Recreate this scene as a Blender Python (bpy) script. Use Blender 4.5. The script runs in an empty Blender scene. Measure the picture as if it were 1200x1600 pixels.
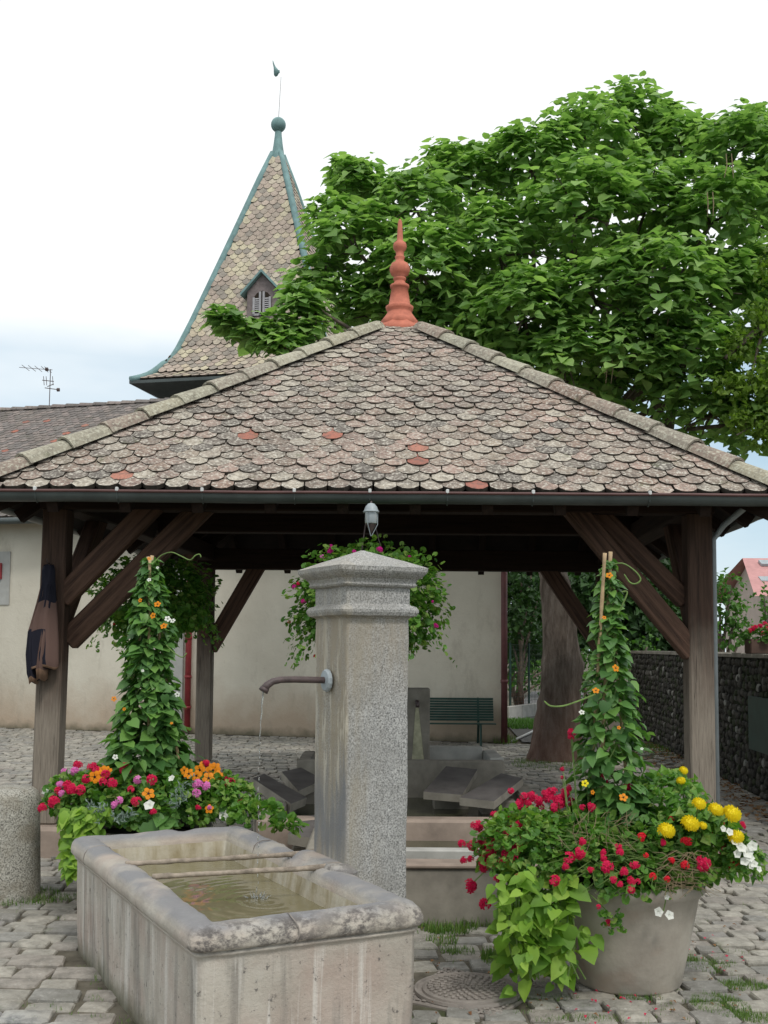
import bpy, math, random
import numpy as np
from mathutils import Vector, Matrix, noise
R = math.radians
rng = random.Random(7)
S = bpy.context.scene
COL = S.collection
# ------------------------------------------------------------------ camera, light, exposure
FPX = 1714.0
PITCH, ROLL, SHIFT, EYE = R(4.0), R(0.4), 90.0, 1.6
cd = bpy.data.cameras.new('camera')
cam = bpy.data.objects.new('camera', cd)
COL.objects.link(cam)
cd.lens = FPX / 1600 * 36
cd.sensor_width = 36
cd.shift_y = SHIFT / 1600
cd.clip_end = 2000
CAMM = Matrix.Translation((0, 0, EYE)) @ Matrix.Rotation(R(90) + PITCH, 4, 'X') @ Matrix.Rotation(ROLL, 4, 'Z')
cam.matrix_world = CAMM
S.camera = cam
S.view_settings.view_transform = 'Standard'
S.view_settings.look = 'None'
S.view_settings.exposure = 0.0
S.view_settings.gamma = 1
S.view_settings.use_curve_mapping = False
SUN_EL, SUN_AZ = R(52), R(155)      # azimuth measured clockwise from +Y (behind the camera, to the right)
w = bpy.data.worlds.new('World')
S.world = w
w.use_nodes = True
nt = w.node_tree
nt.nodes.clear()
out = nt.nodes.new('ShaderNodeOutputWorld')
bg = nt.nodes.new('ShaderNodeBackground')
bg.inputs['Strength'].default_value = 0.1
sky = nt.nodes.new('ShaderNodeTexSky')
sky.sky_type = 'NISHITA'
sky.sun_disc = False
sky.sun_elevation = SUN_EL
sky.sun_rotation = SUN_AZ
tc = nt.nodes.new('ShaderNodeTexCoord')
mp = nt.nodes.new('ShaderNodeMapping')
mp.inputs['Scale'].default_value = (1.2, 1.2, 3.6)
mp.inputs['Location'].default_value = (0.35, 0.2, 0.1)
nz = nt.nodes.new('ShaderNodeTexNoise')
nz.inputs['Scale'].default_value = 1.6
nz.inputs['Detail'].default_value = 5
sx = nt.nodes.new('ShaderNodeSeparateXYZ')
mr = nt.nodes.new('ShaderNodeMapRange')      # higher up the cloud cover closes
mr.inputs['From Min'].default_value = 0.25
mr.inputs['From Max'].default_value = 0.35
mr.inputs['To Min'].default_value = 0.0
mr.inputs['To Max'].default_value = 0.7
ad = nt.nodes.new('ShaderNodeMath'); ad.operation = 'ADD'
cr = nt.nodes.new('ShaderNodeValToRGB')
cr.color_ramp.elements[0].position = 0.42
cr.color_ramp.elements[1].position = 0.78
mx = nt.nodes.new('ShaderNodeMix'); mx.data_type = 'RGBA'
hz = nt.nodes.new('ShaderNodeMix'); hz.data_type = 'RGBA'
hz.inputs[0].default_value = 0.72
hz.inputs[7].default_value = (6.0, 8.1, 9.5, 1)     # thin bright veil over the blue
mx.inputs[7].default_value = (10.6, 10.9, 11.0, 1)     # cloud cover
L = nt.links.new
L(tc.outputs['Generated'], mp.inputs['Vector']); L(mp.outputs[0], nz.inputs['Vector'])
L(tc.outputs['Generated'], sx.inputs[0]); L(sx.outputs['Z'], mr.inputs['Value'])
L(nz.outputs['Fac'], ad.inputs[0]); L(mr.outputs[0], ad.inputs[1]); L(ad.outputs[0], cr.inputs[0])
L(sky.outputs[0], hz.inputs[6]); L(hz.outputs[2], mx.inputs[6]); L(cr.outputs[0], mx.inputs[0])
L(mx.outputs[2], bg.inputs['Color']); L(bg.outputs[0], out.inputs['Surface'])
sd = bpy.data.lights.new('sun', 'SUN')
sd.energy = 1.5
sd.angle = R(11)
sd.color = (1, .97, .92)
so = bpy.data.objects.new('sun', sd)
COL.objects.link(so)
sdir = Vector((math.sin(SUN_AZ) * math.cos(SUN_EL), math.cos(SUN_AZ) * math.cos(SUN_EL), math.sin(SUN_EL)))
so.rotation_euler = sdir.to_track_quat('Z', 'Y').to_euler()

# ------------------------------------------------------------------ measuring helpers
def ray(px, py):
    v = Vector(((px - 600) / FPX, -(py - 800 - SHIFT) / FPX, -1))
    return (CAMM.to_3x3() @ v).normalized()
def at(px, py, Y):
    d = ray(px, py)
    return Vector((0, 0, EYE)) + d * (Y / d.y)
def grd(px, py, z=0.0):
    d = ray(px, py)
    return Vector((0, 0, EYE)) + d * ((z - EYE) / d.z)
CI = CAMM.inverted()
CIn = np.array(CI)
def proj(P):
    v = CI @ Vector(P)
    if v.z > -0.05: return (-9999, -9999)
    return (600 + FPX * v.x / -v.z, 800 + SHIFT - FPX * v.y / -v.z)
def ray_ell(px, py, c, r, default=None):
    d = ray(px, py)
    o = Vector((0, 0, EYE)) - c
    o2 = Vector((o.x / r[0], o.y / r[1], o.z / r[2])); d2 = Vector((d.x / r[0], d.y / r[1], d.z / r[2]))
    A = d2.dot(d2); B = 2 * o2.dot(d2); C = o2.dot(o2) - 1
    D = B * B - 4 * A * C
    if D < 0:
        return at(px, py, c.y)
    return Vector((0, 0, EYE)) + d * ((-B - math.sqrt(D)) / (2 * A))

# ------------------------------------------------------------------ materials
class G:
    def __init__(s, name, rough=.85, spec=.3):
        s.m = bpy.data.materials.new(name)
        s.m.use_nodes = True
        s.t = s.m.node_tree
        s.b = s.t.nodes['Principled BSDF']
        s.b.inputs['Roughness'].default_value = rough
        s.b.inputs['Specular IOR Level'].default_value = spec
        s.geo = s.t.nodes.new('ShaderNodeNewGeometry')
        s.pos = s.geo.outputs['Position']
    def n(s, t): return s.t.nodes.new(t)
    def l(s, a, b):
        if isinstance(a, (int, float)): b.default_value = a
        elif isinstance(a, tuple): b.default_value = a if len(a) == 4 else (*a, 1)
        else: s.t.links.new(a, b)
    def objc(s):
        return s.n('ShaderNodeTexCoord').outputs['Object']
    def noise(s, scale, detail=4, rough=.55, co=None, st=(1, 1, 1), rot=(0, 0, 0), dist=0):
        m = s.n('ShaderNodeMapping'); m.inputs['Scale'].default_value = st; m.inputs['Rotation'].default_value = rot
        s.l(co or s.pos, m.inputs['Vector'])
        x = s.n('ShaderNodeTexNoise')
        x.inputs['Scale'].default_value = scale; x.inputs['Detail'].default_value = detail
        x.inputs['Roughness'].default_value = rough; x.inputs['Distortion'].default_value = dist
        s.l(m.outputs[0], x.inputs['Vector'])
        return x.outputs['Fac']
    def voro(s, scale, co=None, feat='F1', st=(1, 1, 1), out='Distance'):
        m = s.n('ShaderNodeMapping'); m.inputs['Scale'].default_value = st
        s.l(co or s.pos, m.inputs['Vector'])
        x = s.n('ShaderNodeTexVoronoi'); x.feature = feat; x.inputs['Scale'].default_value = scale
        s.l(m.outputs[0], x.inputs['Vector'])
        return x.outputs[out]
    def ramp(s, f, stops, const=False):
        mxp = max(p for p, _ in stops)
        if mxp > 1:
            f = s.math('DIVIDE', f, mxp); stops = [(p / mxp, c) for p, c in stops]
        x = s.n('ShaderNodeValToRGB')
        e = x.color_ramp.elements
        while len(e) < len(stops): e.new(.5)
        for i, (p, c) in enumerate(stops):
            if isinstance(c, (int, float)): c = (c, c, c)
            e[i].position = p; e[i].color = (*c, 1)
        if const: x.color_ramp.interpolation = 'CONSTANT'
        s.l(f, x.inputs[0])
        return x.outputs[0]
    def mix(s, f, a, b, mode='MIX'):
        x = s.n('ShaderNodeMix'); x.data_type = 'RGBA'; x.blend_type = mode
        s.l(f, x.inputs[0]); s.l(a, x.inputs[6]); s.l(b, x.inputs[7])
        return x.outputs[2]
    def math(s, op, a, b=0.0, clamp=False):
        x = s.n('ShaderNodeMath'); x.operation = op; x.use_clamp = clamp
        s.l(a, x.inputs[0]); s.l(b, x.inputs[1])
        return x.outputs[0]
    def sep(s, co, ax):
        x = s.n('ShaderNodeSeparateXYZ'); s.l(co, x.inputs[0]); return x.outputs[ax]
    def rnd(s):
        a = s.n('ShaderNodeAttribute'); a.attribute_name = 'rnd'
        o = s.n('ShaderNodeObjectInfo')
        return s.math('FRACT', s.math('ADD', a.outputs['Fac'], o.outputs['Random']))
    def col(s, c): s.l(c, s.b.inputs['Base Color']); return s
    def bump(s, h, strength=.5, dist=.01):
        x = s.n('ShaderNodeBump'); x.inputs['Strength'].default_value = strength; x.inputs['Distance'].default_value = dist
        s.l(h, x.inputs['Height']); s.l(x.outputs[0], s.b.inputs['Normal'])
        return s

def m_tile(name, cols, lich=(.50, .48, .40), amt=.5, lo=.5, dirt=1.0):
    g = G(name, .9, .2)
    r = g.rnd()
    n = len(cols)
    c = g.ramp(r, [(i / n, cols[i]) for i in range(n)], True)
    big = g.noise(1.1, 3)
    c = g.mix(g.ramp(big, [(.35, 0), (.7, .45 * dirt)]), c, (.19, .16, .14))
    c = g.mix(g.ramp(g.noise(17, 5, .7), [(.36, .65 * dirt), (.5, 0)]), c, (.11, .095, .085))
    c = g.mix(g.ramp(g.noise(2.6, 5, .65, st=(1.6, .3, .3)), [(.48, 0), (.66, .45 * dirt)]), c, (.13, .115, .095))
    c = g.mix(g.ramp(g.noise(4.5, 5, .7), [(.60, 0), (.70, .55 * dirt)]), c, (.11, .12, .06))
    f = g.noise(38, 5, .7)
    c = g.mix(g.ramp(f, [(lo, 0), (lo + .14, amt)]), c, lich)
    d = g.noise(55, 4, .7, st=(1, 1.1, .9))
    c = g.mix(g.ramp(d, [(.30, .75 * dirt), (.44, 0)]), c, (.07, .06, .055))
    g.col(c); g.bump(g.noise(90, 4, .7), .6, .006)
    return g.m
tilecols = [(.29, .205, .16), (.36, .26, .21), (.24, .19, .155), (.34, .28, .22), (.40, .28, .23), (.20, .17, .145), (.38, .33, .27), (.28, .20, .165), (.46, .41, .33), (.14, .125, .11), (.32, .25, .20), (.35, .26, .215)]
M_TILE = m_tile('roof_tile_clay', tilecols, (.68, .64, .55), .78, .495, 1.2)
M_TILE_T = m_tile('tower_tile_clay', [(.47, .38, .31), (.58, .49, .36), (.42, .35, .29), (.62, .55, .39), (.52, .42, .35), (.33, .29, .25), (.60, .52, .41), (.45, .36, .30)], (.68, .63, .48), .5, .52, .6)
M_TILE_L = m_tile('old_grey_tile', [(.24, .20, .19), (.20, .18, .17), (.28, .24, .22), (.17, .155, .15), (.31, .26, .24), (.22, .20, .19)], (.42, .40, .36), .4, .55)
M_TILE_RED = m_tile('red_tile', [(.46, .16, .11), (.42, .15, .11), (.50, .21, .15)], (.46, .33, .28), .3, .6)
M_RIDGE = m_tile('ridge_tile_lichen', [(.37, .34, .25), (.34, .30, .24), (.42, .39, .30), (.31, .24, .195), (.36, .34, .26)], (.56, .55, .44), .7, .49, .75)
def m_plain(name, c, rough=.8, var=.25, scale=8, bump=.2, spec=.3, metal=0):
    g = G(name, rough, spec)
    g.b.inputs['Metallic'].default_value = metal
    d = tuple(x * (1 - var) for x in c); e = tuple(min(1, x * (1 + var)) for x in c)
    g.col(g.ramp(g.noise(scale, 5, .6), [(.3, d), (.7, e)]))
    if bump: g.bump(g.noise(scale * 5, 4), bump, .004)
    return g.m
M_TEDGE = m_plain('mossy_shaded_tile_edge', (.050, .042, .034), .95, .4, 30, .3, .1)  # dark moss brown that also paints the shadow line under each tile row
M_TERRA = m_plain('terracotta', (.52, .17, .11), .75, .18, 14, .3)
M_COPPER = m_plain('verdigris_copper', (.17, .28, .275), .6, .25, 5, .15)
M_GUTTER = m_plain('gutter_zinc_dark', (.062, .075, .072), .42, .25, 4, .1, .5)
M_LIP = m_plain('gutter_lip_brown', (.11, .055, .05), .5, .2, 4, 0)
M_ZINC = m_plain('zinc_grey', (.32, .36, .38), .45, .15, 6, .1, .5)
M_BOLT = m_plain('bracket_white', (.62, .62, .6), .5, .1, 6, 0)
M_REDPIPE = m_plain('red_pipe_paint', (.26, .035, .04), .5, .25, 4, .1)
M_BROWNPIPE = m_plain('brown_pipe_paint', (.12, .045, .045), .5, .25, 4, .1)
def m_wood(name, cdark, clight, grey):
    g = G(name, .85, .2)
    co = g.objc()
    gr = g.noise(3, 6, .65, co=co, st=(9, 9, .55), dist=.6)
    fine = g.noise(14, 5, .7, co=co, st=(8, 8, .35))
    c = g.ramp(gr, [(.25, cdark), (.55, clight), (.8, tuple(min(1, x * 1.35) for x in clight))])
    if grey:   # weathered silver towards the rain-washed foot of the post
        z = g.sep(g.pos, 'Z')
        f = g.math('ADD', g.math('MULTIPLY', z, .55), g.math('MULTIPLY', g.noise(1.5, 4), .6))
        c = g.mix(g.ramp(f, [(.84, 1), (1.22, 0)]), c, g.ramp(fine, [(.3, (.165, .138, .11)), (.7, (.31, .265, .215))]))
    c = g.mix(g.ramp(g.noise(5, 5, .7, co=co, st=(8, 8, .25)), [(.34, .7), (.42, 0)]), c, (.02, .015, .012))
    g.col(c); g.bump(fine, .45, .008)
    return g.m
M_POST = m_wood('weathered_oak', (.03, .02, .016), (.085, .052, .038), True)
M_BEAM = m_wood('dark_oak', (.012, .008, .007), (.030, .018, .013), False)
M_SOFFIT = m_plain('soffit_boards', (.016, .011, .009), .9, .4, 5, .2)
# rendered wall
g = G('lime_render', .95, .15)
zz = g.sep(g.pos, 'Z')
c = g.ramp(g.noise(.9, 6, .6), [(.3, (.52, .478, .395)), (.7, (.64, .60, .505))])
st = g.math('ADD', g.math('MULTIPLY', zz, .9), g.math('MULTIPLY', g.noise(1.3, 5, .65), 1.2))
c = g.mix(g.ramp(st, [(.75, .8), (1.5, 0)]), c, (.40, .30, .215))
c = g.mix(g.ramp(g.noise(2.0, 6, .75, st=(1, 1, .4)), [(.54, 0), (.70, .5)]), c, (.33, .29, .23))
c = g.mix(g.ramp(g.math('ADD', zz, g.math('MULTIPLY', g.noise(5, 3), .25)), [(.12, .9), (.28, 0)]), c, (.13, .12, .08))
g.col(c); g.bump(g.noise(12, 6, .7), .5, .015)
M_RENDER = g.m
M_PATCH = m_plain('grey_cement', (.36, .36, .34), .9, .12, 5, .3)
# granite pillar
g = G('granite', .8, .3)
v1 = g.voro(150, out='Color'); sp = g.sep(v1, 'X') if False else g.noise(135, 2, .5)
c = g.ramp(sp, [(.34, (.14, .14, .135)), (.44, (.29, .285, .275)), (.56, (.41, .405, .39)), (.70, (.56, .555, .53))])
v2 = g.noise(60, 3, .6)
c = g.mix(g.ramp(v2, [(.54, 0), (.66, .35)]), c, (.17, .18, .18))
c = g.mix(g.ramp(g.noise(5, 5, .65), [(.40, .4), (.58, 0)]), c, (.25, .245, .23))
c = g.mix(g.ramp(g.noise(3.3, 5, .7, st=(1, 1, .5)), [(.56, 0), (.70, .35)]), c, (.30, .29, .22))
co = g.objc(); ox = g.sep(co, 'X'); oy = g.sep(co, 'Y'); oz = g.sep(co, 'Z')
# lime and rust streaks down the spout side (local x below .02) and under the mouldings
side = g.math('MULTIPLY', g.ramp(ox, [(.006, 1), (.02, 0)]), g.ramp(oz, [(1.72, 1), (1.76, .25)]))
stk = g.noise(5, 6, .68, co=co, st=(1, 2.2, .55))
c = g.mix(g.math('MULTIPLY', side, g.ramp(stk, [(.34, .2), (.55, .9)])), c, (.34, .29, .215))
c = g.mix(g.math('MULTIPLY', side, g.ramp(g.noise(7, 5, .65, co=co, st=(1, 2.6, .4)), [(.53, 0), (.60, .75)])), c, (.60, .55, .45))
low = g.ramp(g.math('ADD', oz, g.math('MULTIPLY', g.noise(6, 3, co=co, st=(1, 3, .3)), .7)), [(1.18, 1), (1.42, 0)])
lowh = g.ramp(g.math('ADD', oz, g.math('MULTIPLY', g.noise(6, 3, co=co, st=(1, 3, .3)), .5)), [(.76, 0), (.95, 1)])
c = g.mix(g.math('MULTIPLY', g.math('MULTIPLY', side, low), g.math('MULTIPLY', lowh, .9)), c, (.17, .18, .20))
near = g.math('MULTIPLY', g.ramp(oy, [(.0, 1), (.35, 1)]), g.ramp(oz, [(1.5, 0), (1.72, .7)]))
wash = g.ramp(g.noise(4, 5, .6, co=co, st=(2.5, 2.5, .35)), [(.45, 0), (.62, .55)])
topd = g.math('MULTIPLY', g.ramp(oz, [(1.30, 0), (1.60, .6), (1.73, .75), (1.745, .08)]), g.ramp(g.noise(5, 5, .65, co=co, st=(2.2, 2.2, .5)), [(.36, .1), (.6, 1)]))
c = g.mix(topd, c, (.33, .28, .21))
edge = g.math('MULTIPLY', g.math('MULTIPLY', g.ramp(oz, [(1.72, .8), (1.75, .15)]), g.ramp(ox, [(.0, .2), (.03, .95), (.12, .6), (.22, 0)])), g.ramp(g.noise(4, 5, .6, co=co, st=(2.5, 2.5, .35)), [(.40, .1), (.58, .8)]))
c = g.mix(edge, c, (.31, .27, .20))
g.col(c); g.bump(g.math('ADD', g.math('MULTIPLY', g.noise(120, 3), .6), g.noise(20, 3)), .45, .006)
M_GRANITE = g.m
g = G('granite_rough', .85, .25)
c = g.ramp(g.noise(110, 3, .6), [(.36, (.13, .125, .11)), (.5, (.36, .345, .30)), (.66, (.52, .50, .44))])
c = g.mix(g.ramp(g.noise(7, 5), [(.45, 0), (.65, .6)]), c, (.22, .19, .14))
g.col(c); g.bump(g.noise(40, 5), .6, .012)
M_GRANITE2 = g.m
# trough stone
g = G('trough_stone', .8, .3)
co = g.objc(); oz = g.sep(co, 'Z')
c = g.ramp(g.noise(4, 6, .65), [(.3, (.37, .325, .275)), (.5, (.48, .435, .37)), (.72, (.55, .51, .445))])
c = g.mix(g.ramp(g.noise(2.3, 4, .6), [(.46, 0), (.66, .55)]), c, (.42, .31, .26))
oy_ = g.sep(co, 'Y')
rim = g.math('MULTIPLY', g.ramp(oz, [(.47, 0), (.50, 1)]), g.ramp(oy_, [(.03, 1), (.10, .12)]))
body = g.ramp(oz, [(.43, 1), (.48, 0)])
s1 = g.noise(9, 5, .6, co=co, st=(1, 1, .07))
c = g.mix(g.math('MULTIPLY', body, g.ramp(s1, [(.52, 0), (.62, .6)])), c, (.20, .185, .165))
s2 = g.noise(13, 5, .6, co=co, st=(1.3, 1, .05))
c = g.mix(g.math('MULTIPLY', body, g.ramp(s2, [(.54, 0), (.62, .8)])), c, (.66, .62, .56))
c = g.mix(g.math('MULTIPLY', body, g.ramp(g.noise(25, 5, .75), [(.60, 0), (.67, .85)])), c, (.13, .12, .11))
top = g.ramp(oz, [(.54, 0), (.572, .85)])
c = g.mix(g.math('MULTIPLY', top, g.ramp(g.noise(2.5, 4), [(.34, .1), (.5, 1)])), c, (.20, .205, .22))
blk = g.noise(16, 6, .75, st=(1, 1, 1.6))
c = g.mix(g.math('MULTIPLY', rim, g.math('MULTIPLY', g.ramp(g.noise(2.0, 3), [(.42, 0), (.56, 1)]), g.ramp(blk, [(.42, 0), (.56, .9)]))), c, (.10, .09, .085))
c = g.mix(g.math('MULTIPLY', rim, g.ramp(g.noise(40, 5, .7), [(.58, 0), (.68, .4)])), c, (.54, .51, .44))
# green slime low on the outer foot
c = g.mix(g.ramp(g.math('ADD', oz, g.math('MULTIPLY', g.noise(8, 3), .12)), [(.05, .8), (.16, 0)]), c, (.085, .085, .04))
g.col(c); g.bump(g.math('ADD', g.noise(18, 6, .75), g.math('MULTIPLY', g.noise(70, 4, .7), .5)), .55, .012)
M_TROUGH = g.m
g = G('inner_limescale', .75, .3)
c = g.ramp(g.noise(8, 5, .6, st=(1, 1, .25)), [(.3, (.22, .17, .07)), (.5, (.44, .39, .29)), (.7, (.56, .53, .45))])
g.col(c); g.bump(g.noise(30, 5), .5, .008)
M_INNER = g.m
def m_water(name, c1, c2, bumpd=.004, sc=14):
    g = G(name, .04, .5)
    g.col(g.ramp(g.noise(3, 3), [(.3, c1), (.7, c2)]))
    g.b.inputs['IOR'].default_value = 1.33
    g.bump(g.noise(sc, 2, .5), .25, bumpd)
    return g.m
M_WATER = m_water('murky_water', (.145, .128, .068), (.20, .18, .11))
M_WATER2 = m_water('basin_water', (.055, .06, .035), (.085, .085, .05), .002)
def m_cobble():
    g = G('cobble_stone', .82, .3)
    r = g.rnd()
    c = g.ramp(r, [(0, (.33, .31, .27)), (.15, (.39, .365, .315)), (.3, (.29, .275, .25)), (.45, (.42, .39, .335)), (.6, (.36, .325, .285)), (.75, (.31, .30, .275)), (.9, (.45, .42, .36))], True)
    c = g.mix(g.ramp(g.noise(12, 5, .65), [(.35, .65), (.62, 0)]), c, (.15, .14, .12))
    c = g.mix(g.ramp(g.noise(1.3, 5, .65), [(.50, 0), (.66, .55)]), c, (.19, .185, .16))
    c = g.mix(g.ramp(g.noise(3.1, 5, .7), [(.60, 0), (.68, .5)]), c, (.10, .11, .055))
    c = g.mix(g.ramp(g.noise(45, 4, .7), [(.58, 0), (.70, .55)]), c, (.50, .48, .43))
    x = g.sep(g.pos, 'X'); y = g.sep(g.pos, 'Y')
    # wet, slate-dark patch with pale lime bloom left of the trough
    d = g.math('ADD', g.math('POWER', g.math('ADD', x, 1.75), 2.0), g.math('POWER', g.math('SUBTRACT', y, 4.35), 2.0))
    dd = g.math('ADD', d, g.math('MULTIPLY', g.noise(3, 4), .5))
    c = g.mix(g.ramp(dd, [(.35, .75), (.75, 0)]), c, g.ramp(g.noise(11, 5, .7), [(.4, (.17, .18, .19)), (.58, (.46, .46, .44))]))
    g.col(c); g.bump(g.noise(22, 6, .7), .75, .018)
    return g.m
M_COBBLE = m_cobble()
g = G('joint_soil', .95, .1)
c = g.ramp(g.noise(9, 5), [(.35, (.09, .08, .062)), (.6, (.15, .135, .105))])
c = g.mix(g.ramp(g.noise(1.6, 4), [(.56, 0), (.66, .7)]), c, (.055, .075, .025))
g.col(c); g.bump(g.noise(50, 4), .6, .01)
M_SOIL = g.m
M_CONC = m_plain('old_concrete', (.27, .245, .205), .85, .28, 5, .5)
M_CONC_L = m_plain('pale_concrete', (.42, .41, .38), .85, .2, 5, .4)
M_PINK = m_plain('pink_sandstone', (.31, .245, .20), .85, .25, 5, .5)
M_SLAB = m_plain('wash_slab_stone', (.115, .105, .10), .7, .3, 5, .4)
M_POT = None
g = G('pot_concrete', .85, .25)
c = g.ramp(g.noise(3.2, 5, .6), [(.3, (.30, .265, .22)), (.55, (.43, .385, .325)), (.75, (.52, .475, .41))])
c = g.mix(g.ramp(g.noise(2.3, 3, st=(1, 1, 1.7)), [(.54, 0), (.7, .5)]), c, (.33, .22, .165))
g.col(c); g.bump(g.noise(24, 5), .4, .008)
M_POT = g.m
M_IRON = m_plain('rusty_iron', (.085, .06, .058), .55, .35, 20, .4, .5)
M_RUSTY = m_plain('encrusted_iron', (.30, .25, .20), .9, .4, 20, .8)
M_CAST = m_plain('cast_iron', (.25, .22, .195), .7, .25, 12, .3, .4)
M_GREENP = m_plain('green_bench_paint', (.018, .052, .042), .45, .3, 6, .1, .4)
M_BARK = None
g = G('bark', .95, .15)
c = g.ramp(g.noise(7, 6, .7, st=(1.6, 1.6, .35)), [(.3, (.07, .054, .042)), (.5, (.17, .135, .11)), (.7, (.27, .225, .19))])
c = g.mix(g.ramp(g.sep(g.pos, 'Z'), [(.2, .5), (1.1, 0)]), c, (.14, .062, .045))
g.col(c); g.bump(g.noise(9, 6, .7, st=(2.2, 2.2, .45)), 1.0, .05)
M_BARK = g.m
def m_leaf(name, cols, rough=.45, trans=.3, tcol=None):
    g = G(name, rough, .35)
    r = g.rnd()
    n = len(cols)
    c = g.ramp(r, [(i / max(1, n - 1), cols[i]) for i in range(n)])
    c = g.mix(g.ramp(g.noise(7, 3), [(.35, .25), (.6, 0)]), c, tuple(x * .6 for x in cols[0]))
    g.col(c)
    tr = g.n('ShaderNodeBsdfTranslucent')
    tm = g.mix(1.0, c, tcol or (1.6, 1.9, .7), 'MULTIPLY')
    g.l(tm, tr.inputs['Color'])
    ms = g.n('ShaderNodeMixShader'); ms.inputs[0].default_value = trans
    g.l(g.b.outputs[0], ms.inputs[1]); g.l(tr.outputs[0], ms.inputs[2])
    o = [x for x in g.t.nodes if x.type == 'OUTPUT_MATERIAL'][0]
    g.l(ms.outputs[0], o.inputs['Surface'])
    return g.m
M_CATALPA = m_leaf('catalpa_leaf', [(.14, .26, .08), (.21, .36, .10), (.28, .44, .125), (.38, .56, .19)], .5, .45, (1.25, 1.4, .8))
M_TREE2 = m_leaf('fine_yellow_leaf', [(.10, .17, .025), (.15, .24, .035), (.20, .30, .05)], .5, .4)
M_VINE = m_leaf('vine_leaf', [(.055, .14, .04), (.085, .19, .05), (.11, .24, .06), (.17, .32, .07)], .42, .25)
M_GERLEAF = m_leaf('geranium_leaf', [(.05, .14, .02), (.09, .22, .03), (.14, .29, .04), (.24, .33, .08)], .5, .3)
M_LIME = m_leaf('lime_leaf', [(.11, .23, .03), (.20, .35, .04), (.31, .46, .07)], .55, .32)
M_SILVER = m_leaf('silver_leaf', [(.17, .24, .19), (.25, .32, .26)], .7, .1, (1, 1, 1))
M_DARKLEAF = m_leaf('dark_hedge_leaf', [(.018, .05, .014), (.03, .08, .018), (.05, .12, .028)], .5, .25)
M_BUSH = m_leaf('bush_leaf', [(.04, .11, .02), (.075, .18, .03), (.11, .24, .045)], .5, .3)
M_GRASS = m_leaf('grass_blade', [(.06, .14, .025), (.11, .20, .035), (.18, .24, .07)], .6, .25)
M_DRYLEAF = m_leaf('dry_leaf', [(.16, .07, .03), (.25, .13, .05), (.30, .19, .09)], .8, .1, (1, 1, 1))
M_DRYSTEM = m_plain('dry_stem', (.22, .17, .10), .8, .3, 20, 0)
M_STEM = m_plain('green_stem', (.14, .22, .06), .6, .3, 20, 0)
M_CANE = m_plain('bamboo', (.46, .33, .19), .6, .25, 25, .1)
M_SOILPOT = m_plain('potting_soil', (.03, .022, .015), .95, .3, 20, .5)
def m_petal(name, a, b=None):
    g = G(name, .5, .2)
    b = b or tuple(x * .75 for x in a)
    g.col(g.mix(g.noise(60, 2), a, b))
    tr = g.n('ShaderNodeBsdfTranslucent'); tr.inputs['Color'].default_value = (*a, 1)
    ms = g.n('ShaderNodeMixShader'); ms.inputs[0].default_value = .25
    g.l(g.b.outputs[0], ms.inputs[1]); g.l(tr.outputs[0], ms.inputs[2])
    o = [x for x in g.t.nodes if x.type == 'OUTPUT_MATERIAL'][0]
    g.l(ms.outputs[0], o.inputs['Surface'])
    return g.m
P_RED = m_petal('petal_red', (.75, .02, .035), (.60, .01, .03))
P_CRIM = m_petal('petal_crimson', (.72, .015, .10), (.55, .01, .06))
P_PINK = m_petal('petal_pink', (.72, .12, .45), (.80, .30, .62))
P_MAG = m_petal('petal_magenta', (.62, .02, .28), (.45, .01, .18))
P_YEL = m_petal('petal_yellow', (.92, .80, .03), (.88, .68, .02))
P_ORG = m_petal('petal_orange', (.85, .33, .01), (.75, .20, .01))
P_WHT = m_petal('petal_white', (.85, .85, .80), (.78, .80, .70))
P_DARK = m_petal('flower_eye', (.03, .01, .01))

# ------------------------------------------------------------------ building helpers
OFF = {}
def props(o, label=None, cat=None, group=None, kind=None):
    if label: o['label'] = label
    if cat: o['category'] = cat
    if group: o['group'] = group
    if kind: o['kind'] = kind
    return o
def thing(name, label, cat, loc=(0, 0, 0), group=None):
    o = bpy.data.objects.new(name, None)
    o.empty_display_size = .2
    o.location = loc
    COL.objects.link(o)
    OFF[o.name] = Matrix.Translation(-Vector(loc))
    return props(o, label, cat, group)
def link(o, parent=None):
    COL.objects.link(o)
    if parent is not None:
        o.parent = parent
        if parent.name in OFF: o.matrix_parent_inverse = OFF[parent.name]
    return o
def np_mesh(name, V, F, mats, rnd=None, smooth=False, mi=None):
    me = bpy.data.meshes.new(name)
    V = np.asarray(V, np.float32)
    me.vertices.add(len(V)); me.vertices.foreach_set('co', V.ravel())
    tot = np.array([len(f) for f in F], np.int32)
    idx = np.fromiter((i for f in F for i in f), np.int32)
    me.loops.add(len(idx)); me.loops.foreach_set('vertex_index', idx)
    me.polygons.add(len(F))
    st = np.zeros(len(F), np.int32); st[1:] = np.cumsum(tot)[:-1]
    me.polygons.foreach_set('loop_start', st)
    for m in mats: me.materials.append(m)
    if mi is not None: me.polygons.foreach_set('material_index', np.asarray(mi, np.int32))
    me.polygons.foreach_set('use_smooth', np.full(len(F), smooth, bool))
    me.update(calc_edges=True)
    if rnd is not None:
        a = me.attributes.new('rnd', 'FLOAT', 'FACE'); a.data.foreach_set('value', np.asarray(rnd, np.float32))
    return me
def mkobj(name, V, F, mats, parent=None, smooth=False, rnd=None, mi=None, M=None):
    if not isinstance(mats, (list, tuple)): mats = [mats]
    o = bpy.data.objects.new(name, np_mesh(name, V, F, mats, rnd, smooth, mi))
    if M is not None: o.matrix_basis = M
    return link(o, parent)
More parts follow.
